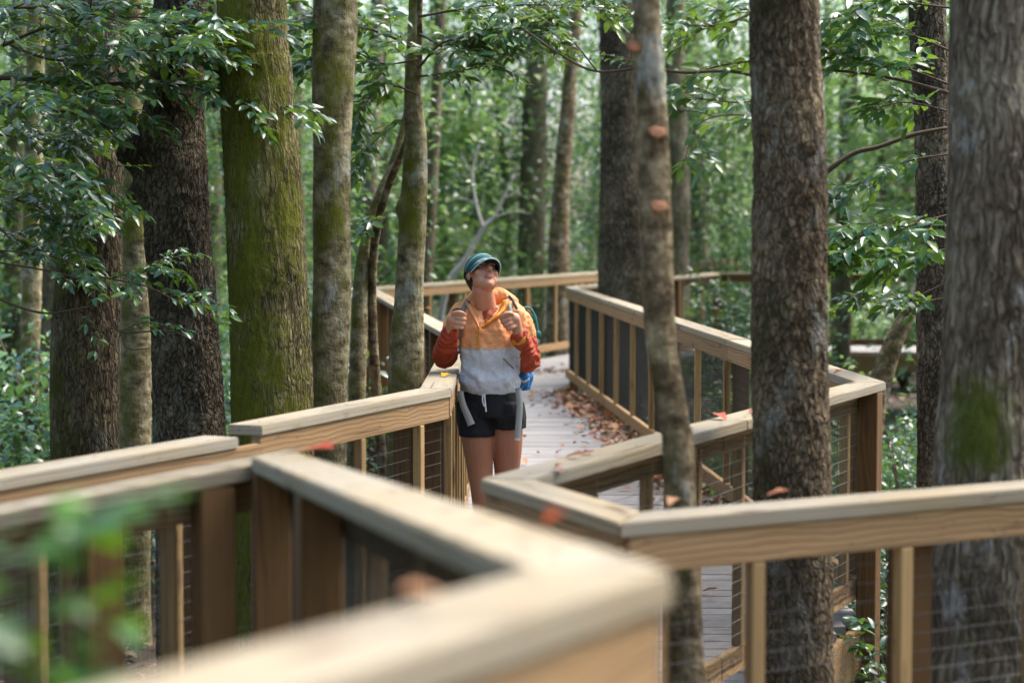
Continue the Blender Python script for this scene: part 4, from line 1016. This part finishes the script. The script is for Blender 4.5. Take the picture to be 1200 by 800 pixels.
def loft(rings, n=24, sub=6):
    """rings: (centre, rx, ry) ellipses lying in the xy plane, smoothed along the way"""
    C = spline(np.array([r[0] for r in rings], float), len(rings) * sub); rr = spline(np.array([[r[1], r[2], 0] for r in rings], float), len(rings) * sub)
    th = np.linspace(0, 2 * np.pi, n, endpoint=False); m = len(C)
    V = np.stack([C[:, None, 0] + rr[:, 0:1] * np.cos(th), C[:, None, 1] + rr[:, 1:2] * np.sin(th), np.repeat(C[:, 2:3], n, 1)], -1).reshape(-1, 3)
    i = np.arange(m - 1)[:, None] * n; j = np.arange(n)[None, :]; j2 = (j + 1) % n
    Q = np.stack([i + j, i + j2, i + n + j2, i + n + j], -1).reshape(-1, 4)
    V = np.vstack([V, C[0], C[-1]]); k = np.arange(n); a = m * n
    T = np.vstack([np.stack([np.full(n, a), (k + 1) % n, k], -1), np.stack([np.full(n, a + 1), (m - 1) * n + k, (m - 1) * n + (k + 1) % n], -1)])
    return V, [Q, T]

def limb(pts, rad, n=16, sub=6):
    P = spline(np.array(pts, float), len(pts) * sub); r = spline(np.stack([rad] * 3, 1), len(pts) * sub)[:, 0]
    a, fa = tube_np(P, r, n); 
    return join_np([(a, fa), ball(pts[0], rad[0]), ball(pts[-1], rad[-1])])

def ball(c, r, basis=None, n=14):
    """ellipsoid; r scalar or 3-vector, basis rows = axes"""
    r = np.broadcast_to(np.asarray(r, float), (3,))
    th = np.linspace(0, np.pi, n + 1)[1:-1]; ph = np.linspace(0, 2 * np.pi, 2 * n, endpoint=False)
    S = np.stack([np.sin(th)[:, None] * np.cos(ph), np.sin(th)[:, None] * np.sin(ph), np.repeat(np.cos(th)[:, None], 2 * n, 1)], -1).reshape(-1, 3)
    S = np.vstack([S, [0, 0, 1], [0, 0, -1]]) * r
    if basis is not None: S = S @ np.array(basis)
    m, k = n - 1, 2 * n
    i = np.arange(m - 1)[:, None] * k; j = np.arange(k)[None]; j2 = (j + 1) % k
    Q = np.stack([i + j, i + k + j, i + k + j2, i + j2], -1).reshape(-1, 4)
    q = np.arange(k); T = np.vstack([np.stack([np.full(k, m * k), q, (q + 1) % k], -1), np.stack([np.full(k, m * k + 1), (m - 1) * k + (q + 1) % k, (m - 1) * k + q], -1)])
    return S + np.asarray(c, float), [Q, T]

def person():
    root = empty('person', (-27.0 / PS, F / PS - 0.02, -0.001))
    tag(root, 'hiker in orange and grey windbreaker, black shorts and teal cap gazing upward', 'person')
    # ---------- materials
    b = MB('skin'); nz = b.noise(b.coord(), 55, 4)
    b.bump(nz, 0.15, 0.002); nz2 = b.noise(b.coord(), 11, 4)
    skin = b.p(Base_Color=b.mix(b.maprange(nz2, 0.35, 0.7, 0.0, 0.6), b.mix(nz, (0.50, 0.235, 0.135), (0.62, 0.33, 0.20)), (0.52, 0.19, 0.12)), Roughness=0.48, Subsurface_Weight=0.12, Subsurface_Radius=(0.02, 0.008, 0.004), Subsurface_Scale=0.4)
    def cloth(nm, col, rough=0.6, sc=16, amt=0.8, dist=0.014):
        b = MB(nm); co = b.coord(); wr = b.noise(b.vmath('ADD', b.scaled(co, (1.2, 1.2, 0.7)), b.vmath('SCALE', b.nd('ShaderNodeTexNoise', {'Vector': co, 'Scale': 7.0}).outputs['Color'], scale=0.25)), sc, 3, 0.5)
        fine = b.noise(co, 500, 2)
        b.bump(b.math('ADD', wr, b.math('MULTIPLY', fine, 0.06)), amt, dist)
        return b.p(Base_Color=b.mix(fine, tuple(0.9 * x for x in col), tuple(min(1, 1.08 * x) for x in col)), Roughness=rough, Specular_IOR_Level=0.35)
    peach = cloth('peach_nylon', (0.76, 0.33, 0.13)); grey = cloth('grey_nylon', (0.56, 0.55, 0.57)); rust = cloth('rust_nylon', (0.36, 0.045, 0.012))
    yellow = cloth('amber_trim', (0.62, 0.24, 0.03)); black = cloth('black_jersey', (0.008, 0.008, 0.010), 0.8); shirt = cloth('rust_shirt', (0.25, 0.05, 0.02), 0.8)
    strap = plain('grey_webbing', (0.36, 0.36, 0.33), 0.7, 0.3, 0.3, 400, 0.001); dkstrap = plain('dark_webbing', (0.035, 0.045, 0.05), 0.7, 0.3, 0.3, 300, 0.001)
    teal = cloth('teal_pack', (0.02, 0.20, 0.22)); blue = cloth('blue_pack', (0.015, 0.16, 0.42)); white = plain('white_cord', (0.75, 0.75, 0.75), 0.6)
    hair = plain('brown_hair', (0.035, 0.018, 0.010), 0.45, 0.5, 0.6, 200, 0.003)
    # ---------- head frame
    yaw, pit, roll = R(24), R(30), R(-5)
    f = np.array([math.sin(yaw) * math.cos(pit), -math.cos(yaw) * math.cos(pit), math.sin(pit)])
    rgt = np.array([math.cos(yaw), math.sin(yaw), 0.0])        # viewer's right across the face
    up = np.cross(f, rgt); up /= np.linalg.norm(up)
    rgt, up = rgt * math.cos(roll) + up * math.sin(roll), up * math.cos(roll) - rgt * math.sin(roll)
    HB = np.array([rgt, f, up]); hc = Lp(565, 321, -0.015)
    def hp(x, y, z): return hc + x * rgt + y * f + z * up
    # ---------- body
    sh = [Lp(541, 369, 0.0), Lp(604, 370, 0.0)]; el = [Lp(521, 417, 0.015), Lp(619, 423, 0.015)]; wr = [Lp(529, 385, -0.135), Lp(607, 389, -0.135)]
    nk0, nk1 = Lp(571, 367, 0.012), hp(0, -0.018, -0.075)
    S = []
    S.append(loft([((0.005, 0, 0.86), 0.11, 0.08), ((0.005, 0, 0.95), 0.115, 0.082), ((0.003, 0, 1.06), 0.112, 0.082), ((0.0, -0.005, 1.2), 0.135, 0.10), ((0, 0, 1.3), 0.14, 0.09), ((0, 0.005, 1.355), 0.085, 0.06)]))
    S.append(limb([nk0 - [0, 0, 0.03], nk0, (nk0 + nk1) / 2, nk1], [0.060, 0.055, 0.051, 0.052]))
    S.append(ball(nk0 + [0.0, -0.03, -0.05], [0.09, 0.045, 0.05]))
    # head: cranium, jaw, cheeks, chin, nose, lips, brows, ears
    S += [ball(hp(0, -0.012, 0.022), [0.068, 0.090, 0.074], HB), ball(hp(0, 0.022, -0.02), [0.058, 0.062, 0.075], HB), ball(hp(0, 0.045, -0.075), [0.036, 0.036, 0.030], HB), ball(hp(0, 0.066, -0.086), [0.020, 0.017, 0.015], HB)]
    for s in (-1, 1):
        S += [ball(hp(s * 0.036, 0.052, -0.022), [0.024, 0.024, 0.024], HB), ball(hp(s * 0.027, 0.072, 0.022), [0.025, 0.014, 0.008], HB), ball(hp(s * 0.069, -0.004, -0.004), [0.009, 0.019, 0.031], HB),
              ball(hp(s * 0.034, 0.020, -0.056), [0.024, 0.046, 0.030], HB), ball(hp(s * 0.011, 0.087, -0.027), [0.008, 0.010, 0.007], HB)]
    S.append(limb([hp(0, 0.076, 0.018), hp(0, 0.092, -0.006), hp(0, 0.104, -0.024)], [0.009, 0.0105, 0.0125], 12))
    S += [ball(hp(0, 0.083, -0.047), [0.021, 0.010, 0.0065], HB), ball(hp(0, 0.081, -0.059), [0.018, 0.011, 0.0075], HB)]
    # arms under the sleeves and the hands
    for k in (0, 1):
        S.append(limb([sh[k], (sh[k] + el[k]) / 2, el[k], (el[k] + wr[k]) / 2, wr[k]], [0.045, 0.042, 0.037, 0.034, 0.025]))
    grips = []
    for k, sg in ((0, 1.0), (1, -1.0)):
        g0 = Lp(538, 373, -0.165) if k == 0 else Lp(597, 374, -0.165)
        ca = math.cos(R(8 if k == 0 else 28)); sa = math.sin(R(8 if k == 0 else 28))
        def hx(x, y, z, g0=g0, sg=sg, ca=ca, sa=sa):
            x *= sg
            xx, zz = (x * ca + z * sa * sg, z * ca - x * sa * sg) if k == 0 else (x * ca + z * sa * -sg * -1, z * ca - x * sa * sg)
            return g0 + np.array([xx, y, zz])
        # palm from the wrist to the knuckles
        S.append(limb([wr[k], (wr[k] + hx(-0.028, 0.01, -0.004)) / 2, hx(-0.026, 0.004, 0.0)], [0.025, 0.027, 0.030]))
        S.append(ball(hx(-0.012, 0.008, 0.0), [0.030, 0.018, 0.040]))
        for q in range(4):
            z = 0.034 - 0.0215 * q; ln_ = (0.92, 1.0, 0.95, 0.78)[q]; rd = (0.0092, 0.0096, 0.0092, 0.0082)[q]
            S.append(limb([hx(-0.020, -0.006, z), hx(-0.004, -0.024, z * 1.02), hx(0.022 * ln_, -0.026, z), hx(0.033 * ln_, -0.006, z), hx(0.020 * ln_, 0.014, z)], [rd * 1.1, rd * 1.05, rd, rd * 0.95, rd * 0.85], 10, 4))
        S.append(limb([hx(-0.030, -0.004, 0.012), hx(-0.022, -0.024, 0.034), hx(0.000, -0.034, 0.043), hx(0.020, -0.030, 0.041)], [0.013, 0.0115, 0.010, 0.0085], 10, 4))
        grips.append(g0)
    # legs, one step ahead of the other
    hip = [Lp(556, 470, 0.0), Lp(594, 470, 0.0)]; kne = [Lp(565, 578, -0.05), Lp(594, 580, 0.03)]
    ank = [np.array([0.012, 0.00, 0.09]), np.array([0.10, 0.14, 0.10])]
    for k in (0, 1):
        a, c_, d_ = hip[k], kne[k], ank[k]
        S.append(limb([a, a * 0.62 + c_ * 0.38 + [0, -0.012, 0], a * 0.25 + c_ * 0.75, c_, c_ * 0.7 + d_ * 0.3 + [0, 0.02, 0], c_ * 0.35 + d_ * 0.65 + [0, 0.012, 0], d_], [0.066, 0.077, 0.062, 0.053, 0.054, 0.043, 0.034], 18))
        S.append(limb([d_, d_ + [0, -0.06, -0.045], d_ + [0, -0.13, -0.062]], [0.034, 0.032, 0.024]))
    me = remesh(S, 0.0042, 6, 0.5)
    V = getV(me)
    # eye sockets: gentle hollows beside the nose bridge
    for s in (-1, 1):
        e = hp(s * 0.030, 0.080, 0.006); dd = np.linalg.norm(V - e, axis=1); V -= f * (0.007 * np.exp(-(dd / 0.014) ** 2))[:, None]
    setV(me, V)
    lipm = plain('lip', (0.44, 0.16, 0.12), 0.4); me.materials.append(skin); me.materials.append(lipm)
    c = face_centres(me) - hc; lx, ly, lz = c @ rgt, c @ f, c @ up
    tan = plain('tanned_skin', (0.40, 0.17, 0.095), 0.5, 0.4, 0.25, 60); me.materials.append(tan)
    lip = (np.abs(lx) < 0.022) & (ly > 0.072) & (lz < -0.041 - 0.002 * (np.abs(lx) / 0.01)) & (lz > -0.0655 + 0.10 * np.abs(lx) ** 1.2)
    me.polygons.foreach_set('material_index', np.where(c[:, 2] + hc[2] < 0.86, 2, lip.astype(int)).astype(np.int32)); me.update()
    body = link('body', me, None, root)
    # eyes, brows
    ew = plain('eye_white', (0.42, 0.37, 0.33), 0.4); iris = plain('iris', (0.05, 0.03, 0.02), 0.2)
    for s in (-1, 1):
        v, q = ball(hp(s * 0.030, 0.0655, 0.006), [0.0125, 0.010, 0.0055], HB, 8); e = link('eye', mesh_np('eye', v, q, ew, True), None, root)
        v, q = ball(hp(s * 0.030 + 0.001, 0.0735, 0.008), [0.0055, 0.003, 0.0055], HB, 6); link('iris', mesh_np('iris', v, q, iris, True), None, e)
        pts = [hp(s * 0.014, 0.082, 0.021), hp(s * 0.028, 0.082, 0.026), hp(s * 0.044, 0.072, 0.021)]
        v, q = tube_np(spline(pts, 10), np.linspace(0.0020, 0.0012, 10), 6); link('eyebrow', mesh_np('eyebrow', v, q, hair, True), None, root)
    # ---------- hair: back of the head and tufts by the ears
    hs = [ball(hp(0, -0.030, 0.012), [0.072, 0.082, 0.078], HB), ball(hp(0, -0.075, -0.022), [0.045, 0.030, 0.036], HB)]
    for s in (-1, 1): hs.append(limb([hp(s * 0.070, 0.012, 0.03), hp(s * 0.073, 0.004, 0.006), hp(s * 0.071, -0.010, -0.018)], [0.009, 0.009, 0.005], 10))
    hm = remesh(hs, 0.006, 2); hm.materials.append(hair); link('hair', hm, None, root)
    # ---------- cap: panelled crown, band and brim
    n1, n2 = 40, 14; CV = []
    for j in range(n2 + 1):
        t = j / n2 * math.pi / 2
        for i in range(n1):
            a = 2 * math.pi * i / n1; seam = 1 - 0.012 * max(0, math.cos(6 * a)) ** 12
            CV.append(hp(0.078 * math.cos(a) * math.cos(t) * seam, -0.010 + 0.098 * math.sin(a) * math.cos(t) * seam, 0.018 + 0.088 * math.sin(t) * seam - (0.012 if math.sin(a) < 0 else 0) * (-math.sin(a)) * math.cos(t)))
    Q = np.array([[j * n1 + i, j * n1 + (i + 1) % n1, (j + 1) * n1 + (i + 1) % n1, (j + 1) * n1 + i] for j in range(n2) for i in range(n1)])
    b = MB('teal_cap'); co = b.coord(); hv = b.vmath('SUBTRACT', co, tuple(hc))
    hz = b.nd('ShaderNodeVectorMath', {0: hv, 1: tuple(up * 0.8 - f * 0.6)}, operation='DOT_PRODUCT').outputs['Value']
    st = b.ramp(b.math('FRACT', b.math('MULTIPLY', b.math('ADD', hz, b.math('MULTIPLY', b.noise(co, 30, 2), 0.01)), 24.0)), [(0.0, (0.006, 0.07, 0.08)), (0.50, (0.010, 0.11, 0.12)), (0.56, (0.24, 0.42, 0.42)), (0.68, (0.28, 0.46, 0.45)), (0.74, (0.006, 0.06, 0.075))])
    b.bump(b.noise(co, 420, 2), 0.3, 0.001)
    capm = b.p(Base_Color=st, Roughness=0.75)
    crown = mesh_np('crown', np.array(CV), Q, capm, True)
    hat = link('cap_crown', crown, None, root)
    md = hat.modifiers.new('t', 'SOLIDIFY'); md.thickness = 0.003
    bt = MB('brim_cloth'); brm = bt.p(Base_Color=(0.012, 0.09, 0.10), Roughness=0.8); edge = plain('brim_edge', (0.35, 0.5, 0.48), 0.7)
    BV, BQ = [], []; nb, mb = 20, 6
    for i in range(nb + 1):
        a = math.pi * (0.06 + 0.88 * i / nb)
        for j in range(mb + 1):
            q = j / mb; out = 1 + 0 * q
            x = 0.077 * math.cos(a) * (1 - 0.04 * q); y = -0.010 + 0.097 * math.sin(a) + 0.064 * q * math.sin(a) ** 0.7
            z = 0.026 - 0.022 * q - 0.022 * (x / 0.083) ** 2 * (0.35 + 0.65 * q)
            BV.append(hp(x, y, z))
    for i in range(nb):
        for j in range(mb):
            k0 = i * (mb + 1) + j; BQ.append([k0, k0 + 1, k0 + mb + 2, k0 + mb + 1])
    brim = link('brim', mesh_np('brim', np.array(BV), np.array(BQ), brm, True), None, root)
    md = brim.modifiers.new('t', 'SOLIDIFY'); md.thickness = 0.004; md.offset = 0
    shd = plain('brim_shade', (0.006, 0.016, 0.018), 0.9)  # dark sheet just under the brim, shade put into its colour
    link('brim_shade', mesh_np('brim_shade', np.array(BV) - up * 0.0045, np.array(BQ), shd, True), None, root)
    ed = [BV[i * (mb + 1) + mb] for i in range(nb + 1)]
    v, q = tube_np(np.array(ed), 0.0032, 6); link('brim_edge', mesh_np('brim_edge', v, q, edge, True), None, root)
    # ---------- jacket
    rg = np.random.default_rng(3)
    J = [loft([((0.004, 0.004, 0.955), 0.1210, 0.10), ((0.004, 0.002, 0.975), 0.1351, 0.112), ((0.003, -0.004, 1.02), 0.1417, 0.122), ((0.002, -0.004, 1.10), 0.1380, 0.120), ((0.0, -0.006, 1.2), 0.1417, 0.122), ((0.0, -0.004, 1.28), 0.1446, 0.115), ((0.0, 0.002, 1.335), 0.1247, 0.092), ((0.0, 0.008, 1.37), 0.0832, 0.070), ((0, 0.012, 1.385), 0.0662, 0.062)], 32)]
    for k in (0, 1):
        m_ = (sh[k] + el[k]) / 2; m2 = (el[k] + wr[k]) / 2
        J.append(limb([sh[k] * 0.75 + np.array([0, 0, 1.31]) * 0.25, sh[k] + [0, 0, -0.01], m_ + [(-0.008, 0.008)[k], 0, 0], el[k] + [0, 0, -0.004], m2 + [(-0.004, 0.004)[k], 0, -0.012], wr[k] * 0.93 + el[k] * 0.07], [0.070, 0.066, 0.060, 0.058, 0.053, 0.040], 20))
    # gathered hood behind the neck
    hd = [Lp(545, 362, 0.03), Lp(553, 352, 0.07), Lp(572, 348, 0.085), Lp(592, 350, 0.075), Lp(602, 360, 0.04)]
    J.append(limb(hd, [0.022, 0.034, 0.040, 0.036, 0.022], 14))
    jm = remesh(J, 0.006, 4, 0.5)
    V = getV(jm)
    # folds: vertical drape on the body, rings on the sleeves
    nr = np.empty(len(V) * 3, np.float32); jm.vertices.foreach_get('normal', nr); nr = nr.reshape(-1, 3)
    def segd(P, a, b):
        ab = b - a; t = np.clip(((P - a) @ ab) / (ab @ ab), 0, 1); return np.linalg.norm(P - (a + t[:, None] * ab), axis=1), t
    def arm(P):
        best = np.full(len(P), 9.0); along = np.zeros(len(P))
        for k in (0, 1):
            d1, t1 = segd(P, sh[k], el[k]); d2, t2 = segd(P, el[k], wr[k])
            for d_, t_ in ((d1, t1), (d2, 1 + t2)):
                b_ = d_ < best; best[b_] = d_[b_]; along[b_] = t_[b_]
        return best, along
    ad, al = arm(V)
    fold = 0.010 * vnoise(V * np.array([24, 24, 8]) + 4) + 0.007 * vnoise(V * np.array([40, 40, 22]) + 9) + 0.004 * vnoise(V * 75 + 2)
    onarm = np.clip((0.075 - ad) / 0.02, 0, 1) * np.clip((al - 0.25) / 0.3, 0, 1)
    rings = 0.0045 * np.sin(al * 26 + 7 * vnoise(V * 14)) + 0.009 * vnoise(V * 26 + 5) + 0.004 * vnoise(V * 60)
    diag = 0.007 * np.sin((V[:, 2] * 50 + np.abs(V[:, 0] - 0.01) * -34) + 3 * vnoise(V * 9)) * np.clip((1.18 - V[:, 2]) / 0.1, 0, 1) * np.clip((V[:, 2] - 0.99) / 0.04, 0, 1)
    fold *= np.clip((V[:, 2] - 0.965) / 0.06, 0.15, 1)
    V += nr * (fold * (1 - onarm) + rings * onarm + diag * (1 - onarm))[:, None]
    setV(jm, V)
    for m_ in (peach, grey, rust, shirt, yellow): jm.materials.append(m_)
    c = face_centres(jm).astype(float); ad, al = arm(c)
    core = np.abs(c[:, 0]) < 0.135
    mi = np.zeros(len(c), np.int32)
    mi[(c[:, 2] < 1.197)] = 1
    sleeve = (ad < 0.085) & (al > 0.52) & ((np.abs(c[:, 0]) > 0.15) | (c[:, 1] < -0.135)) | ((ad < 0.07) & (al > 1.15) & (c[:, 1] < -0.13))
    mi[sleeve & (al <= 1.78)] = 2
    mi[sleeve & (al > 1.78)] = 2
    mi[(al < 0.52) & (np.abs(c[:, 0]) > 0.15)] = 0
    vx = np.abs(c[:, 0] + 0.016 - (c[:, 2] - 1.30) * 0.25)
    mi[(c[:, 1] < -0.02) & (c[:, 2] > 1.302) & (vx < (c[:, 2] - 1.298) * 0.50) & (c[:, 2] < 1.42)] = 3
    jm.polygons.foreach_set('material_index', mi); jm.update()
    jacket = link('jacket', jm, None, root)
    bv = BVHTree.FromPolygons([Vector(v) for v in getV(jm)], [tuple(p.vertices) for p in jm.polygons])
    def front(x, z, off=0.004, miss=-0.11):
        h = bv.ray_cast(Vector((x, -1.0, z)), Vector((0, 1, 0)))[0]
        return (h.y if h is not None and h.y < 0.06 else miss) - off
    def ribbon(name, path, wd, th, mat, parent=root, off=0.004, fixed=None):
        P = spline(np.array([[p[0], 0, p[1]] for p in path], float), 6 * len(path))
        for i in range(len(P)): P[i, 1] = front(P[i, 0], P[i, 2], off) if fixed is None else np.interp(i, [0, len(P) - 1], fixed)
        P[:, 1] = np.convolve(np.pad(P[:, 1], 2, 'edge'), np.ones(5) / 5, 'valid') - 0.001
        T = np.gradient(P, axis=0); sd = np.cross(T, (0, 1, 0)); sd /= np.linalg.norm(sd, axis=1)[:, None]
        wd = np.broadcast_to(wd, (len(P),))[:, None]; n_ = np.array([0, th, 0])
        R4 = np.stack([P - sd * wd / 2, P + sd * wd / 2, P + sd * wd / 2 - n_, P - sd * wd / 2 - n_], 1).reshape(-1, 3)
        m = len(P); i = np.arange(m - 1)[:, None] * 4; j = np.arange(4)[None]; j2 = (j + 1) % 4
        Q = np.stack([i + j, i + 4 + j, i + 4 + j2, i + j2], -1).reshape(-1, 4); Q = np.vstack([Q, [[3, 2, 1, 0]], [[4 * m - 4, 4 * m - 3, 4 * m - 2, 4 * m - 1]]])
        return link(name, mesh_np(name, R4, Q, mat), None, parent)
    def xz(u, v): p = Lp(u, v); return (p[0], p[2])
    ribbon('zipper', [xz(563, 379), xz(562, 390), xz(561, 405)], 0.012, 0.004, yellow, jacket, 0.003)
    ribbon('seam', [xz(541, 405), xz(560, 406.5), xz(585, 405.5), xz(600, 404)], 0.005, 0.002, peach, jacket, 0.002)
    ribbon('pocket_zip', [xz(590, 417), xz(596, 424), xz(602, 430)], 0.005, 0.003, plain('zip_grey', (0.16, 0.17, 0.16), 0.6), jacket, 0.003)
    # folded collar edges down both sides of the opening
    for pts, sgn in (([xz(553, 355), xz(556, 364), xz(560, 374), xz(563, 382)], -1), ([xz(590, 352), xz(586, 362), xz(576, 372), xz(564, 382)], 1)):
        P = spline(np.array([[p[0], 0, p[1]] for p in pts], float), 20); wdt = np.linspace(0.030, 0.008, 20)
        VV = []
        for i in range(20):
            yb_ = front(P[i, 0], P[i, 2], 0.004, -0.04)
            o = P[i] + [sgn * wdt[i], 0, -0.004]; yo = front(o[0], o[2], 0.010, yb_)
            VV += [[P[i, 0], yb_ - 0.012, P[i, 2]], [P[i, 0] + sgn * wdt[i] * 0.5, (yb_ + yo) / 2 - 0.020, P[i, 2] + 0.003], [o[0], yo, o[2]]]
        Q = [[3 * i + a, 3 * i + a + 1, 3 * i + a + 4, 3 * i + a + 3] for i in range(19) for a in (0, 1)]
        o = link('collar', mesh_np('collar', np.array(VV), np.array(Q), yellow if sgn > 0 else peach, True), None, jacket); md = o.modifiers.new('t', 'SOLIDIFY'); md.thickness = 0.004
    # cuffs
    for k in (0, 1):
        a = wr[k] * 0.80 + el[k] * 0.20; c_ = wr[k] * 0.97 + el[k] * 0.03
        v, q = tube_np(np.array([a, a * 0.5 + c_ * 0.5, c_]), [0.044, 0.045, 0.038], 18); link('cuff', mesh_np('cuff', v, q, (rust, yellow)[k], True), None, jacket)
    # ---------- shorts
    Z = [loft([((0.006, 0.0, 0.86), 0.150, 0.115), ((0.006, 0, 0.92), 0.150, 0.115), ((0.005, 0, 0.985), 0.138, 0.106), ((0.005, 0, 1.0), 0.130, 0.10)], 28)]
    hemz = (0.768, 0.800)
    for k in (0, 1):
        a, c_ = hip[k], kne[k]; t = (a[2] - hemz[k]) / (a[2] - c_[2]); e = a + (c_ - a) * t
        xo = (-0.002, 0.004)[k]
        Z.append(loft([((e[0] + xo, e[1], hemz[k]), 0.090, 0.102), ((e[0] + xo, e[1], hemz[k] + 0.02), 0.091, 0.104), (((a[0] + e[0]) / 2 + xo, -0.004, (a[2] + hemz[k]) / 2), 0.091, 0.106), ((a[0], 0, a[2]), 0.084, 0.106)], 24))
    zm = remesh(Z, 0.006, 2); V = getV(zm); nr = np.empty(len(V) * 3, np.float32); zm.vertices.foreach_get('normal', nr)
    setV(zm, V + nr.reshape(-1, 3) * (0.005 * vnoise(V * np.array([30, 30, 14])))[:, None]); zm.materials.append(black)
    shorts = link('shorts', zm, None, root)
    v, q = tube_np(spline([Lp(568, 459, -0.122), Lp(569, 470, -0.126), Lp(570, 479, -0.126)], 10), 0.004, 6); link('drawstring', mesh_np('drawstring', v, q, white, True), None, shorts)
    v, q = tube_np(spline([Lp(566, 459, -0.122), Lp(566, 467, -0.126), Lp(568, 473, -0.126)], 10), 0.0035, 6); link('drawstring', mesh_np('drawstring', v, q, white, True), None, shorts)
    # shoes and socks
    for k in (0, 1):
        d_ = ank[k]
        sm = remesh([ball(d_ + [0, 0.015, -0.045], [0.042, 0.05, 0.045]), ball(d_ + [0, -0.09, -0.060], [0.047, 0.10, 0.034]), ball(d_ + [0, -0.02, -0.03], [0.040, 0.06, 0.04])], 0.006, 3)
        V = getV(sm); V[:, 2] = np.maximum(V[:, 2], d_[2] - 0.088); setV(sm, V); sm.materials.append(dkstrap); link('shoe', sm, None, root)
    # ---------- backpack: a thing of its own on her back, with straps
    pk = empty('backpack', (root.location[0], root.location[1], root.location[2])); tag(pk, 'blue and teal daypack worn on the back of the hiker', 'backpack')
    pm = remesh([loft([((0.02, 0.19, 0.95), 0.12, 0.07), ((0.022, 0.20, 1.02), 0.15, 0.085), ((0.02, 0.20, 1.2), 0.15, 0.09), ((0.01, 0.19, 1.34), 0.13, 0.08), ((0.01, 0.18, 1.38), 0.09, 0.05)], 28)], 0.008, 2); pm.materials.append(teal); link('pack_body', pm, None, pk)
    pm = remesh([loft([((0.172, 0.13, 0.975), 0.028, 0.05), ((0.176, 0.12, 1.01), 0.036, 0.06), ((0.170, 0.12, 1.10), 0.034, 0.06), ((0.165, 0.13, 1.16), 0.024, 0.05)], 20), limb([Lp(607, 456, 0.04), Lp(612, 442, 0.05), Lp(617, 428, 0.09)], [0.018, 0.030, 0.026], 14)], 0.007, 2)
    V = getV(pm); setV(pm, V + (0.012 * vnoise(V * 24))[:, None] * np.array([1, -0.6, 0.3])); pm.materials.append(blue); link('side_pocket', pm, None, pk)
    ribbon('shoulder_strap', [xz(549, 352), xz(543, 362), xz(539, 373), xz(540, 392), xz(541, 412)], 0.026, 0.008, plain('slate_webbing', (0.16, 0.165, 0.16), 0.75), pk, 0.005)
    ribbon('shoulder_strap', [xz(593, 350), xz(597, 358), xz(599, 366), xz(600, 374), xz(601, 384)], 0.022, 0.006, plain('pale_teal_strap', (0.30, 0.33, 0.28), 0.75), pk, 0.006)
    for pts in ([xz(531, 363), xz(537, 361), xz(545, 365)], [xz(596, 346), xz(601, 352), xz(606, 361)]):
        ribbon('strap_buckle', pts, 0.012, 0.008, dkstrap, pk, 0.016)
    ribbon('hip_strap', [xz(540, 455), xz(543, 470), xz(548, 482), xz(553, 494)], np.linspace(0.028, 0.036, 24), 0.004, strap, pk, 0, (-0.115, -0.135))
    ribbon('hip_strap', [xz(607, 452), xz(609, 470), xz(608, 490), xz(606, 512)], 0.030, 0.004, strap, pk, 0, (-0.105, -0.125))
    v, q = tube_np(spline([Lp(606, 440, 0.0), Lp(613, 447, -0.005), Lp(620, 444, 0.03)], 12), 0.006, 6); link('compression_strap', mesh_np('compression_strap', v, q, strap, True), None, pk)
    for (u, v, rr_) in ((626, 372, 0.012), (631, 392, 0.014), (629, 402, 0.016)):
        vv, q = ball(Lp(u, v, 0.10), [rr_, rr_ * 0.7, rr_ * 1.2], None, 8); link('clip', mesh_np('clip', vv, q, teal, True), None, pk)
    v, q = tube_np(spline([Lp(606, 362, 0.06), Lp(622, 362, 0.09), Lp(630, 385, 0.10), Lp(626, 412, 0.09)], 20), 0.005, 6); link('cord', mesh_np('cord', v, q, teal, True), None, pk)
person()
